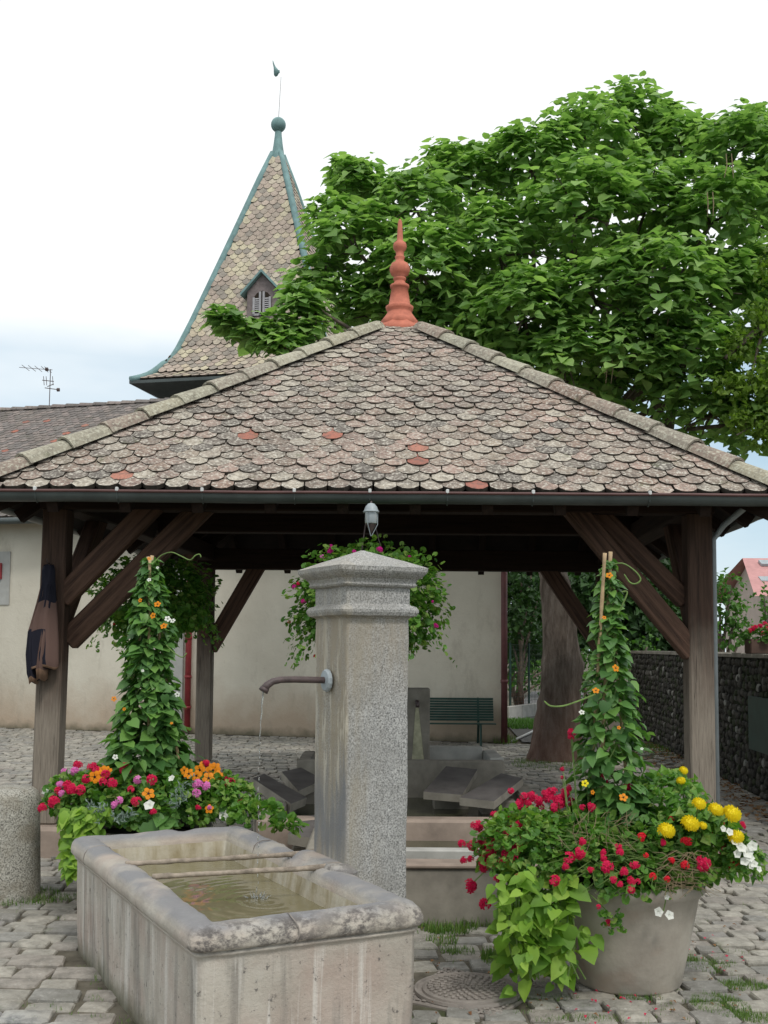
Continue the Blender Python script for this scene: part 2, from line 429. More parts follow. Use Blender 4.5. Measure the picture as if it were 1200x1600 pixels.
class MB:
    def __init__(s): s.V = []; s.F = []; s.mi = []; s.r = []
    def add(s, V, F, M=None, mi=0, r=0.0):
        o = len(s.V)
        s.V += [tuple(M @ Vector(v)) if M is not None else tuple(v) for v in V]
        s.F += [tuple(i + o for i in f) for f in F]
        s.mi += [mi] * len(F); s.r += [r] * len(F)
    def box(s, c, d, M=None, mi=0, bev=0.0, r=0.0):
        V, F = boxg(c, d, bev); s.add(V, F, M, mi, r)
    def tube(s, pts, rad, n=8, mi=0, cap=True, r=0.0):
        V, F = tubeg(pts, rad, n, cap); s.add(V, F, None, mi, r)
    def build(s, name, mats, parent=None, smooth=False, M=None):
        return mkobj(name, s.V, s.F, mats, parent, smooth, s.r, s.mi, M)
def boxg(c, d, bev=0.0):
    x, y, z = c; a, b, e = d[0] / 2, d[1] / 2, d[2] / 2
    if bev <= 0:
        V = [(x + i * a, y + j * b, z + k * e) for k in (-1, 1) for i, j in ((-1, -1), (1, -1), (1, 1), (-1, 1))]
        F = [(3, 2, 1, 0), (4, 5, 6, 7), (0, 1, 5, 4), (1, 2, 6, 5), (2, 3, 7, 6), (3, 0, 4, 7)]
        return V, F
    V = []; F = []
    def ring(ia, ib, zz):
        r = []
        for sx_, sy_ in ((-1, -1), (1, -1), (1, 1), (-1, 1)):
            q = [(sx_ * (ia), sy_ * (ib - bev)), (sx_ * (ia - bev), sy_ * ib)]
            if sx_ * sy_ < 0: q.reverse()
            r += q if sx_ * sy_ > 0 else q
        return [(x + p[0], y + p[1], zz) for p in r]
    # rings ordered counter-clockwise
    def oct_(ia, ib, zz):
        k = min(bev, ia * .9, ib * .9)
        return [(x + px, y + py, zz) for px, py in ((-ia, -ib + k), (-ia + k, -ib), (ia - k, -ib), (ia, -ib + k), (ia, ib - k), (ia - k, ib), (-ia + k, ib), (-ia, ib - k))]
    for ia, ib, zz in ((a - bev, b - bev, z - e), (a, b, z - e + bev), (a, b, z + e - bev), (a - bev, b - bev, z + e)):
        V += oct_(ia, ib, zz)
    for k in range(3):
        for i in range(8):
            j = (i + 1) % 8
            F.append((k * 8 + i, k * 8 + j, (k + 1) * 8 + j, (k + 1) * 8 + i))
    F.append(tuple(range(7, -1, -1))); F.append(tuple(24 + i for i in range(8)))
    return V, F
def tubeg(pts, rad, n=8, cap=True):
    pts = [Vector(p) for p in pts]
    if not isinstance(rad, (list, tuple)): rad = [rad] * len(pts)
    V = []; F = []
    t = (pts[1] - pts[0]).normalized()
    u = t.orthogonal().normalized()
    for i, p in enumerate(pts):
        if i == 0: t2 = (pts[1] - pts[0])
        elif i == len(pts) - 1: t2 = (pts[-1] - pts[-2])
        else: t2 = (pts[i + 1] - pts[i - 1])
        t2 = t2.normalized()
        u = (u - t2 * u.dot(t2)).normalized(); v = t2.cross(u)
        for k in range(n):
            a = 2 * math.pi * k / n
            V.append(tuple(p + (u * math.cos(a) + v * math.sin(a)) * rad[i]))
    for i in range(len(pts) - 1):
        for k in range(n):
            j = (k + 1) % n
            F.append((i * n + k, i * n + j, (i + 1) * n + j, (i + 1) * n + k))
    if cap:
        F.append(tuple(range(n - 1, -1, -1))); F.append(tuple((len(pts) - 1) * n + k for k in range(n)))
    return V, F
def latheg(prof, n=24, c=(0, 0, 0), rot=0):
    V = []; F = []
    for r_, z in prof:
        for k in range(n):
            a = 2 * math.pi * k / n + rot
            V.append((c[0] + r_ * math.cos(a), c[1] + r_ * math.sin(a), c[2] + z))
    for i in range(len(prof) - 1):
        for k in range(n):
            j = (k + 1) % n
            F.append((i * n + k, i * n + j, (i + 1) * n + j, (i + 1) * n + k))
    return V, F
def beam(name, p0, p1, wx, wy, mat, parent, up=(0, 1, 0), bev=.012):
    p0 = Vector(p0); p1 = Vector(p1)
    z = (p1 - p0); Ln = z.length; z.normalize()
    y = Vector(up); y = (y - z * y.dot(z)).normalized(); x = y.cross(z)
    M = Matrix((x, y, z)).transposed().to_4x4(); M.translation = p0
    V, F = boxg((0, 0, Ln / 2), (wx, wy, Ln), bev)
    # break the long faces up so that the beam can wander a little
    return mkobj(name, V, F, mat, parent, M=M)
def frameM(pos, ydir, zdir, sc=1.0):
    y = Vector(ydir).normalized(); z = Vector(zdir)
    z = z - y * z.dot(y)
    if z.length < 1e-5: z = y.orthogonal()
    z.normalize(); x = y.cross(z)
    M = Matrix((x * sc, y * sc, z * sc)).transposed().to_4x4(); M.translation = Vector(pos)
    return M
def stamp(name, variants, pl, mat, parent, kind='stuff', smooth=False):
    """joins many placed copies of small shapes: variants = [(V, F)], pl = [(Matrix, variant, rnd)]"""
    if not pl: return None
    AV = []; AF = []; AR = []; AM = []; off = 0
    for vi, vr in enumerate(variants):
        V, F = vr[0], vr[1]; MI = vr[2] if len(vr) > 2 else [0] * len(F)
        ms = [p for p in pl if p[1] == vi]
        if not ms: continue
        A = np.array([[list(r) for r in p[0]] for p in ms], np.float32)
        Vn = np.c_[np.array(V, np.float32), np.ones(len(V), np.float32)]
        W = np.einsum('kij,nj->kni', A[:, :3, :], Vn)
        AV.append(W.reshape(-1, 3))
        nv = len(V)
        for k, p in enumerate(ms):
            b = off + k * nv
            for f in F: AF.append(tuple(i + b for i in f))
            AR += [p[2]] * len(F); AM += MI
        off += nv * len(ms)
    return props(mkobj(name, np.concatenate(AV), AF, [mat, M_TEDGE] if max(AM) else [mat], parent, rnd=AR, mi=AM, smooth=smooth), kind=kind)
def pieces(name, stuff, variants, pl, mat, parent, limit=300, special=None, smooth=False, inview=True):
    """the pieces that show largest become objects of their own, the rest one joined part; pl items: (M, variant, rnd[, material])"""
    C0 = Vector((0, 0, EYE))
    def key(p):
        t = p[0].translation
        x, y = proj(t)
        d = (t - C0).length
        if not (-15 < x < 1215 and -15 < y < 1615): d += 500
        if len(p) > 3: d -= 400
        if len(p) > 4: d += p[4]
        return d
    pl = sorted(pl, key=key)
    ind, rest = pl[:limit], pl[limit:]
    if inview:
        k = [p for p in ind if key(p) < 400]
        rest = [p for p in ind if key(p) >= 400] + rest
        ind = k
    cache = {}
    for p in ind:
        m = p[3] if len(p) > 3 and p[3] is not None else mat
        kk = (p[1], m.name)
        if kk not in cache:
            vr = variants[p[1]]
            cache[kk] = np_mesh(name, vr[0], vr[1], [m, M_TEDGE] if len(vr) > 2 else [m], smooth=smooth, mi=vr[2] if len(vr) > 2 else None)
        o = bpy.data.objects.new(name, cache[kk]); o.matrix_basis = p[0]
        link(o, parent)
    if rest: stamp(stuff, variants, rest, mat, parent, smooth=smooth)
def loft(name, rings, mat, parent=None, close=True, cap=(False, False), smooth=True, mi=None, M=None):
    n = len(rings[0]); V = [v for r_ in rings for v in r_]; F = []; MI = []
    for i in range(len(rings) - 1):
        for k in range(n if close else n - 1):
            j = (k + 1) % n
            F.append((i * n + k, i * n + j, (i + 1) * n + j, (i + 1) * n + k))
            MI.append(mi(i, k) if mi else 0)
    if cap[0]: F.append(tuple(range(n - 1, -1, -1))); MI.append(0)
    if cap[1]: F.append(tuple((len(rings) - 1) * n + k for k in range(n))); MI.append(MI[-1])
    return mkobj(name, V, F, mat, parent, smooth, mi=MI, M=M)
def rrect(w, l, rad, d, nx=10, ny=16, na=3):
    """points round a rectangle 0..w x 0..l inset by d, corners rounded"""
    r_ = max(.004, rad - d * .6) if d < rad else .012
    x0, y0, x1, y1 = d, d, w - d, l - d
    P = []
    def seg(a, b, n):
        for i in range(n): t = i / n; P.append((a[0] + (b[0] - a[0]) * t, a[1] + (b[1] - a[1]) * t))
    def arc(cx, cy, a0):
        for i in range(na): a = a0 + math.pi / 2 * i / na; P.append((cx + r_ * math.cos(a), cy + r_ * math.sin(a)))
    arc(x0 + r_, y0 + r_, math.pi); seg((x0 + r_, y0), (x1 - r_, y0), nx)
    arc(x1 - r_, y0 + r_, -math.pi / 2); seg((x1, y0 + r_), (x1, y1 - r_), ny)
    arc(x1 - r_, y1 - r_, 0); seg((x1 - r_, y1), (x0 + r_, y1), nx)
    arc(x0 + r_, y1 - r_, math.pi / 2); seg((x0, y1 - r_), (x0, y0 + r_), ny)
    return P
def heart(fold=.12, droop=.25, wide=1.0, wave=0.0):
    pts = [(0, .02), (0, .45), (0, .8), (0, 1.1)]
    r_ = [(.24, -.08), (.5, .2), (.42, .6)]
    V = []
    def z(x, y): return fold * abs(x) * 2 * .8 - droop * max(0, y) ** 2 + wave * math.sin(9 * y) * abs(x)
    for x, y in pts: V.append((x, y, z(x, y)))
    for x, y in r_: V.append((x * wide, y, z(x, y)))
    for x, y in r_: V.append((-x * wide, y, z(x, y)))
    F = [(0, 4, 5, 1), (1, 5, 6, 2), (2, 6, 3), (0, 1, 8, 7), (1, 2, 9, 8), (2, 3, 9)]
    return V, F
def smallleaf(wide=.45, fold=.15, droop=.2):
    V = [(0, 0, 0), (wide, .45, fold), (0, .5, 0), (-wide, .45, fold), (0, 1, -droop)]
    return V, [(0, 1, 2), (2, 1, 4), (0, 2, 3), (3, 2, 4)]
def roundleaf(n=7, cup=.15):
    V = [(0, .5, -cup)]; F = []
    for i in range(n):
        a = -math.pi / 2 + .35 + (2 * math.pi - .7) * i / (n - 1)
        r_ = .5 * (1 + .12 * math.sin(i * 3.1))
        V.append((r_ * math.cos(a), .5 + r_ * math.sin(a), .03 * (-1) ** i))
    for i in range(1, n): F.append((0, i, i + 1))
    return V, F
HEARTS = [heart(.12, .2), heart(.2, .38, .9), heart(.05, .3, 1.08, .06), heart(.25, .15, .85)]
SMALLS = [smallleaf(), smallleaf(.38, .2, .35), roundleaf(), roundleaf(8, .05)]
def rdir():
    while True:
        v = Vector((rng.uniform(-1, 1), rng.uniform(-1, 1), rng.uniform(-1, 1)))
        if .05 < v.length < 1: return v.normalized()

# ------------------------------------------------------------------ ground, paths
def quad(name, pts, mat, label=None, kind='structure'):
    o = mkobj(name, pts, [tuple(range(len(pts)))], mat)
    return props(o, kind=kind)
quad('ground', [(-300, -40, -.017), (300, -40, -.017), (300, 500, -.017), (-300, 500, -.017)], M_SOIL)
g = G('asphalt_path', .9, .2)
g.col(g.ramp(g.noise(30, 4), [(.3, (.10, .10, .10)), (.7, (.17, .165, .16))])); g.bump(g.noise(80, 3), .4, .005)
quad('path', [(2.35, 18.6, .01), (4.45, 18.6, .01), (4.6, 24, .01), (7.6, 40, .01), (5.4, 40, .01), (2.6, 24, .01)], g.m)
pav = thing('pavement', None, None); pav['kind'] = 'structure'
del_ = None
# footprints that cobbles must leave free
TA = Vector((math.cos(R(27.17)), math.sin(R(27.17)), 0)); TB = Vector((-TA.y, TA.x, 0))
T0 = Vector((-.676, 4.0, 0)); TW, TL = .972, 2.17
PC = Vector((-.172, 5.115, 0)); PW, PL = .338, .378
def in_trough(p):
    d = Vector((p[0], p[1], 0)) - T0
    return .02 < d.dot(TA) < TW - .02 and .02 < d.dot(TB) < TL - .02
def in_basin(p):
    return (-.5 < p[0] < 1.2 and 6.4 < p[1] < 8.0) or (-.85 < p[0] < 1.3 and 8.0 < p[1] < 11.4)
MH = grd(731, 1548)
MHR = .235
mhax = R(-32)
def in_man(p):
    x, y = p[0] - MH.x, p[1] - MH.y
    a = x * math.cos(mhax) + y * math.sin(mhax); b = -x * math.sin(mhax) + y * math.cos(mhax)
    return abs(a) < .275 and abs(b) < .275
def wall_y(x): return 21.1 + (x + 7.4) * (-2.6 / 9.4)
cobv = []
for k in range(10):
    n = 8
    base = [(-.5, -.41), (-.44, -.5), (.43, -.5), (.5, -.42), (.5, .42), (.44, .5), (-.43, .5), (-.5, .40)]
    base = [(x + rng.uniform(-.06, .03) * (1 if x > 0 else -1), y + rng.uniform(-.09, .03) * (1 if y > 0 else -1)) for x, y in base]
    V = [(x, y, -.05) for x, y in base] + [(x * .995, y * .99, -.007) for x, y in base] + [(x * .94, y * .92, rng.uniform(-.002, .003)) for x, y in base] + [(rng.uniform(-.1, .1), rng.uniform(-.1, .1), .006)]
    F = []
    for lv in range(2):
        for i in range(n):
            j = (i + 1) % n; F.append((lv * n + i, lv * n + j, (lv + 1) * n + j, (lv + 1) * n + i))
    for i in range(n): F.append((16 + i, 16 + (i + 1) % n, 24))
    cobv.append((V, F))
pl = []
y = 3.3
while y < 21.5:
    d = rng.uniform(.13, .185) if y < 12 else .16
    if y < 6 : d *= 1.05
    xm = min(9.5, y * .43 + .8)
    x = -xm + rng.uniform(0, .15)
    while x < min(xm, 4.5):
        wd = rng.uniform(.125, .235)
        if x < -.9 and y < 6.5: wd *= 1.25
        cx, cy = x + wd / 2, y + d / 2 + .05 * math.sin(x * .8 + y * .3) + .05 * noise.noise(Vector((x * 1.7, y * 1.2, 0))) + (.012 * rng.uniform(-1, 1))
        if not (in_trough((cx, cy)) or in_basin((cx, cy)) or in_man((cx, cy)) or cy > wall_y(cx) - .05 or (cx > 2.3 and cy > 18.6) or (cx > 3.6 and cy > 14 and rng.random() < .5)):
            rot = (Matrix.Rotation(rng.uniform(-.09, .09) + .05 * math.cos(x * .8), 4, 'Z') @ Matrix.Rotation(rng.uniform(-.03, .03), 4, 'X') @ Matrix.Rotation(rng.uniform(-.03, .03), 4, 'Y'))
            M = Matrix.Translation((cx, cy, rng.uniform(-.010, .008))) @ rot @ Matrix.Diagonal((wd - .009, d - .007, 1, 1)) @ Matrix.Rotation(math.pi * rng.randint(0, 1), 4, 'Z')
            pl.append((M, rng.randrange(10), rng.random()))
        x += wd
    y += d
pieces('cobble', 'cobbles', cobv, pl, M_COBBLE, pav, 300)

# ------------------------------------------------------------------ pavilion
EY0, EY1, EZ, SK = 7.9, 14.6, 2.70, .055
EX0, EX1 = at(-32, 770, EY0).x, at(1216, 778, EY0).x
def E(x, yy, z): return Vector((x + (yy - EY0) * SK, yy, z))
cFL, cFR, cBR, cBL = E(EX0, EY0, EZ), E(EX1, EY0, EZ), E(EX1, EY1, EZ), E(EX0, EY1, EZ)
APX = Vector(((EX0 + EX1) / 2 + (EY1 - EY0) / 2 * SK, (EY0 + EY1) / 2, at(617, 508, 11.25).z))
pv = thing('pavilion', 'open timber wash house with a scalloped tile hip roof and terracotta finial', 'pavilion', (APX.x, APX.y, 0))
dz = Vector((0, 0, -.05))
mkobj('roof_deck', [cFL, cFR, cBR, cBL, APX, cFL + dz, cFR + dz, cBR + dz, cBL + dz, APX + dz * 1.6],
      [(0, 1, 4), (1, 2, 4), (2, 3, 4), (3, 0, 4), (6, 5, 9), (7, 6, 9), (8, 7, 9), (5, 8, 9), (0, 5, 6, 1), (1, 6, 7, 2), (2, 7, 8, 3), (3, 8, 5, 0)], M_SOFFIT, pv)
def tilegeo(w_, L_, t=.030, tip=.058):
    out_ = []
    for k in range(5):
        j = lambda a: a + rng.uniform(-.003, .003)
        o = [(w_ / 2, L_), (-w_ / 2, L_), (-w_ / 2, j(tip)), (-w_ * .25, j(.008)), (0, j(0)), (w_ * .25, j(.008)), (w_ / 2, j(tip))]
        n = len(o)
        V = [(x, y_, t) for x, y_ in o] + [(x, y_, -.004) for x, y_ in o] + [(0, L_ * .3, t + .005)]
        F = [(i, i + 1, 14) for i in range(6)] + [(6, 0, 14)] + [(i + 7, (i + 1) % n + 7, (i + 1) % n, i)[::-1] for i in range(1, n)]
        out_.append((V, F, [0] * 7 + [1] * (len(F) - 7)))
    return out_
def tile_face(A, B, C, w_, e, over=.05, lift=.012, tilt=.085, jit=.014, sagn=.02):
    """staggered courses of tiles on triangle A-B (eave) - C (apex)"""
    u = (B - A); W = u.length; u.normalize()
    vv = (C - A); ca = vv.dot(u); v = vv - u * ca; H = v.length; v.normalize(); nrm = u.cross(v)
    res = []
    k = 0
    while k * e < H - .08:
        h = k * e - over
        x0 = ca * max(0, h) / H; x1 = W + (ca - W) * max(0, h) / H
        nst = (k % 2) * w_ / 2
        i0 = int((x0 - nst) / w_) - 1
        i = i0
        while True:
            x = nst + i * w_ + w_ / 2
            if x > x1 + w_ * .3: break
            if x > x0 + .02 and x < x1 - .02:
                p = A + u * (x + rng.uniform(-.004, .004)) + v * (h + rng.uniform(-jit, jit))
                p += nrm * (lift + .02 + sagn * noise.noise(p * .8) + rng.uniform(0, .006))
                yd = v - nrm * (tilt + rng.uniform(-.02, .02)) + u * rng.uniform(-.045, .045) * (3 if rng.random() < .03 else 1)
                mt_ = frameM(p, yd, nrm + u * rng.uniform(-.04, .04))
                room = min((x - x0 - .01) / max(.01, ca), (x1 - .01 - x) / max(.01, W - ca)) * H
                if room < .27: mt_ = mt_ @ Matrix.Diagonal((1, max(.42, room / .27), 1, 1))     # cut short at the hip
                res.append([mt_, rng.randrange(5), rng.random()])
            i += 1
        k += 1
    return res
TG = tilegeo(.160, .27)
plf = tile_face(cFL, cFR, APX, .168, .131)
red_at = [(525, 678), (662, 703), (664, 726), (754, 764), (388, 683), (180, 748)]
for rx, ry in red_at:
    best = min(plf, key=lambda p: (proj(p[0] @ Vector((0, .05, .02)))[0] - rx) ** 2 + (proj(p[0] @ Vector((0, .05, .02)))[1] - ry) ** 2)
    if len(best) == 3: best.append(M_TILE_RED)
pieces('tile', 'tile_courses', TG, [tuple(p) for p in plf], M_TILE, pv, 300)
rest = []
for A_, B_ in ((cFR, cBR), (cBR, cBL), (cBL, cFL)):
    rest += [tuple(p) for p in tile_face(A_, B_, APX, .168, .131)]
stamp('tile_courses', TG, rest, M_TILE, pv)
# hip ridge tiles
def ridge_piece(Ln=.44, r0=.128, r1=.100, ang=R(76)):
    V = []; F = []
    n = 7
    for (y_, rr) in ((0, r0), (Ln, r1)):
        for th in (.0, .018):
            for i in range(n):
                a = -ang + 2 * ang * i / (n - 1)
                V.append(((rr - th) * math.sin(a), y_, (rr - th) * math.cos(a) - rr * .45))
    for i in range(n - 1):
        F += [(i, i + 1, 2 * n + i + 1, 2 * n + i), (n + i + 1, n + i, 3 * n + i, 3 * n + i + 1), (i + 1, i, n + i, n + i + 1)]
    return V, F
rp = [ridge_piece(), ridge_piece(.45, .134, .102), ridge_piece(.43, .122, .098)]
pl = []
for c in (cFL, cFR, cBR, cBL):
    d = (APX - c); LH = d.length; d.normalize()
    n = int(LH / .375)
    for i in range(n):
        if i == n - 1: continue
        p = c + d * (-.03 + i * LH / n) + Vector((0, 0, .085))
        m = M_RIDGE if not (c is cFR and i == 5) and i < n - 1 else M_TILE
        pl.append((frameM(p + Vector((0, 0, .012)), d + Vector((rng.uniform(-.012, .012), rng.uniform(-.01, .01), -.035)), (rng.uniform(-.08, .08), 0, 1)), rng.randrange(3), rng.random(), m))
pieces('ridge_tile', 'ridge_tile_row', rp, pl, M_RIDGE, pv, 300)
# finial
FZ = APX + Vector((0, 0, .06))
k = 11.25 / FPX
fin = MB()
prof = [(.175, -.06), (.185, -.03), (.16, .0), (.125, .05), (.115, .075), (.13, .09), (.135, .12), (.118, .13), (.105, .14), (.078, .30), (.092, .305), (.092, .33), (.058, .35), (.05, .375), (.062, .385), (.062, .40), (.05, .41),
        (.085, .435), (.098, .47), (.098, .50), (.08, .54), (.045, .56), (.040, .58), (.048, .60), (.048, .61), (.036, .62), (.042, .66), (.062, .685), (.067, .71), (.060, .74), (.03, .765), (.026, .85), (.02, .95), (.008, .975), (.0, .98)]
prof = [(a * 1.08, b * 1.10) for a, b in prof]
V, F = latheg(prof, 24, FZ)
V2, F2 = latheg([(.23, -.17), (.245, -.13), (.225, -.09), (.16, -.01), (.13, .06)], 8, FZ, R(22.5))
fin.add(V, F); fin.add(V2, F2)
fo = fin.build('finial', [M_TERRA], pv, smooth=True)
# timber frame
fpx = lambda px, Y: at(px, 1010, Y).x
PY0, PY1 = 8.6, 13.9
xFL, xFR = fpx(86, PY0), fpx(1091, PY0)
xBL, xBR = fpx(321, PY1), fpx(945, PY1)
PT = 2.66
posts = {}
for nm, x, yy, zb, lean in (('fl', xFL, PY0, .22, .0), ('fr', xFR, PY0, .22, 0), ('bl', xBL, PY1, .15, 0), ('br', xBR, PY1, .15, 0)):
    beam('post', (x - (.03 if nm == 'fl' else 0), yy, zb), (x, yy, PT), .195, .195, M_POST, pv, bev=.014)
    if nm in ('fl', 'fr'):
        mb = MB(); mb.box((x, yy, zb / 2 - .02), (.42, .42, zb + .04), bev=.03)
        mb.build('plinth', [M_PINK], pv)
    else:
        mb = MB(); mb.box((x, yy, zb / 2 - .02), (.36, .36, zb + .04), bev=.03)
        mb.build('plinth', [M_CONC], pv)
def plate(a, b, z=PT + .11, w_=.2, h=.24):
    return beam('wall_plate', (a[0], a[1], z), (b[0], b[1], z), h, w_, M_BEAM, pv, up=(0, 1, 0) if abs(a[0] - b[0]) > 1 else (1, 0, 0))
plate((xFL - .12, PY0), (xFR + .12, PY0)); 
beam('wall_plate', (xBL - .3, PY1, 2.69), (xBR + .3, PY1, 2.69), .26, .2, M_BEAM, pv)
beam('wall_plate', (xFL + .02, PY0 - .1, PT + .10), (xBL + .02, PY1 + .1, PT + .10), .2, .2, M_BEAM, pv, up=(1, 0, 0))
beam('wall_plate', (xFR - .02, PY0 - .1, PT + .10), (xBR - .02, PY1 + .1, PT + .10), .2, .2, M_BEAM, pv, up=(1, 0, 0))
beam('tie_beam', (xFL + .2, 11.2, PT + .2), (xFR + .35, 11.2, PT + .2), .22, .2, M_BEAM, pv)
beam('king_post', (APX.x, 11.2, PT + .3), (APX.x, 11.2, 4.75), .18, .18, M_BEAM, pv)
def brace(p, s_, z0, z1, dx, yy, wd=.19, th=.13):
    beam('brace', (p, yy, z0), (p + s_ * dx, yy, z1), wd, th, M_BEAM2, pv)
M_BEAM2 = m_wood('brace_oak', (.02, .013, .011), (.115, .066, .046), False)
brace(xFL + .05, 1, 1.95, 2.80, .80, PY0 - .025, .165)
brace(xFL + .07, 1, 1.62, 2.80, 1.15, PY0 + .09, .175)
brace(xFR - .07, -1, 1.97, 2.80, .82, PY0 + .09, .14)
brace(xFR - .05, -1, 1.56, 2.80, 1.02, PY0 - .025, .165)
brace(xBL + .05, 1, 1.55, 2.72, .66, PY1, .2)
brace(xBR - .05, -1, 1.60, 2.72, .75, PY1, .2)
for (xa, xb, s_) in ((xFL, xBL, 1), (xFR, xBR, -1)):
    beam('brace', (xa, PY0 + .08, 1.75), (xa + .07, PY0 + 1.1, 2.85), .13, .17, M_BEAM2, pv, up=(0, 0, 1))
    beam('brace', (xb, PY1 - .08, 1.75), (xb - .07, PY1 - 1.1, 2.85), .13, .17, M_BEAM2, pv, up=(0, 0, 1))
for (A_, B_, n) in ((cFL, cFR, 11), (cBL, cBR, 9), (cFL, cBL, 9), (cFR, cBR, 9)):
    for i in range(1, n):
        t = i / n
        p = A_.lerp(B_, t); s_ = 1 - 2 * abs(t - .5)
        m_ = (A_ + B_) / 2
        q = p + (APX - m_) * s_ * .97
        if (q - p).length > .3:
            beam('rafter', p + Vector((0, 0, -.1)), q + Vector((0, 0, -.14)), .08, .1, M_BEAM, pv, up=(0, 0, 1), bev=0)
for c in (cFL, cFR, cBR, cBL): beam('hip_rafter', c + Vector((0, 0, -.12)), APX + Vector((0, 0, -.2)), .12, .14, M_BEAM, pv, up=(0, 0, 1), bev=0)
# gutters: half-round, hung just outside the tile edge
def gutter(A_, B_, outw, nm='gutter'):
    d = (B_ - A_).normalized(); o_ = Vector(outw)
    mb = MB(); n = 9; r_ = .066
    V = []
    c0 = Vector((0, 0, -.015))
    segs = 14
    for s_ in range(segs + 1):
        p = A_.lerp(B_, s_ / segs) + c0 + Vector((0, 0, .012 * noise.noise(Vector((s_ * .7, A_.x, 3)))))
        for rr in (r_, r_ - .006):
            for i in range(n):
                a = math.pi * i / (n - 1)
                V.append(tuple(p + o_ * (rr * math.cos(a)) + Vector((0, 0, -rr * math.sin(a)))))
    st_ = 2 * n
    F = []
    for s_ in range(segs):
        for i in range(n - 1):
            F.append((s_ * st_ + i, (s_ + 1) * st_ + i, (s_ + 1) * st_ + i + 1, s_ * st_ + i + 1))
            F.append((s_ * st_ + n + i, s_ * st_ + n + i + 1, (s_ + 1) * st_ + n + i + 1, (s_ + 1) * st_ + n + i))
    mb.add(V, F)
    g_ = mb.build(nm, [M_GUTTER], pv, smooth=True)
    mb = MB()
    pts = [A_.lerp(B_, s_ / segs) + c0 + o_ * r_ + Vector((0, 0, .006 + .012 * noise.noise(Vector((s_ * .7, A_.x, 3))))) for s_ in range(segs + 1)]
    mb.tube(pts, .011, 8)
    mb.build('gutter_lip', [M_LIP], g_, smooth=True)
    return g_
oo = .075
gF = gutter(cFL + Vector((-.1, -oo, 0)), cFR + Vector((.1, -oo, 0)), (0, -1, 0))
gutter(cFR + Vector((oo, -.1, 0)), cBR + Vector((oo, .1, 0)), (1, 0, 0))
gutter(cBR + Vector((.1, oo, 0)), cBL + Vector((-.1, oo, 0)), (0, 1, 0))
gutter(cBL + Vector((-oo, .1, 0)), cFL + Vector((-oo, -.1, 0)), (-1, 0, 0))
for bx in (55, 183, 316, 460, 578, 699, 833, 1015):
    x = at(bx, 772, EY0 - .13).x
    mb = MB(); mb.box((x, EY0 - .14, EZ + .004), (.022, .03, .03), bev=.004)
    mb.tube([(x, EY0 - .145, EZ), (x, EY0 - .13, EZ - .06), (x, EY0 - .08, EZ - .088), (x, EY0 - .02, EZ - .06)], .005, 5, mi=1)
    mb.build('gutter_bracket', [M_BOLT, M_GUTTER], gF)
mb = MB()
xd = xFR + .122
mb.tube([(xd + .12, EY0 + .25, 2.66), (xd + .06, PY0 - .1, 2.56), (xd, PY0 - .02, 2.45), (xd, PY0 - .02, .25)], .024, 10)
mb.build('downpipe', [M_ZINC], pv, smooth=True)

# ------------------------------------------------------------------ foreground trough with its pillar
TM = Matrix((TA, TB, Vector((0, 0, 1)))).transposed().to_4x4(); TM.translation = T0
tr = thing('stone_trough', 'long weathered stone water trough with a rounded rim in the foreground', 'trough', T0)
prof = [(.045, -.04), (.041, .10), (.037, .25), (.034, .450), (.031, .468), (.020, .474), (.019, .482), (.030, .487), (.010, .493), (.001, .505), (.0, .525), (.005, .550), (.018, .569), (.045, .580), (.085, .583), (.10, .581), (.124, .573), (.140, .556), (.147, .52), (.152, .48), (.165, .38), (.185, .2), (.19, .18)]
rings = []
for i, (d, z) in enumerate(prof):
    ring = []
    for x, y_ in rrect(TW, TL, .06, d, 26, 54, 4):
        n_ = noise.noise(Vector((x * 3, y_ * 3, z * 3 + 5))) * .008 + noise.noise(Vector((x * 14, y_ * 14, z * 14))) * .0045
        if .45 < z: 
            ch = noise.noise(Vector((x * 6 + 3, y_ * 6, z * 4)))
            if ch > .35: n_ -= (ch - .35) * .05
        cx, cy = x - TW / 2, y_ - TL / 2
        ex = 1 if abs(abs(cx) - (TW / 2 - d)) < .02 else 0
        sgx = (1 if cx > 0 else -1) * ex; sgy = (1 if cy > 0 else -1) * (1 if abs(abs(cy) - (TL / 2 - d)) < .02 else 0)
        inn = -1 if i > 15 else 1
        ring.append((x + sgx * n_ * inn, y_ + sgy * n_ * inn, z + (n_ if 8 < i < 18 else 0)))
    rings.append(ring)
loft('basin', rings, [M_TROUGH, M_INNER], tr, smooth=True, mi=lambda i, k: 1 if i >= 18 else 0, cap=(False, True), M=TM)
# cracks / joints between the rim stones : dark mortar beads let into the rim
for (x, y_, nx_) in ((0, .78, 1), (0, 1.28, 1), (0, 1.80, 1), (.40, 0, 0), (TW, 1.60, -1)):
    mb = MB()
    pts = []
    for (d, z) in prof[7:19]:
        dd = d - .0008
        if nx_ == 1: q = (dd, y_ + .03 * noise.noise(Vector((y_ * 7, z * 16, d * 16))), z + .0002)
        elif nx_ == -1: q = (TW - dd, y_ + .006 * math.sin(z * 50), z + .0012)
        else: q = (x + .03 * noise.noise(Vector((x * 7, z * 16, d * 16))), dd, z + .0002)
        pts.append(TM @ Vector(q))
    mb.tube(pts, .0026, 5)
    mb.build('joint', [M_CAST], tr)
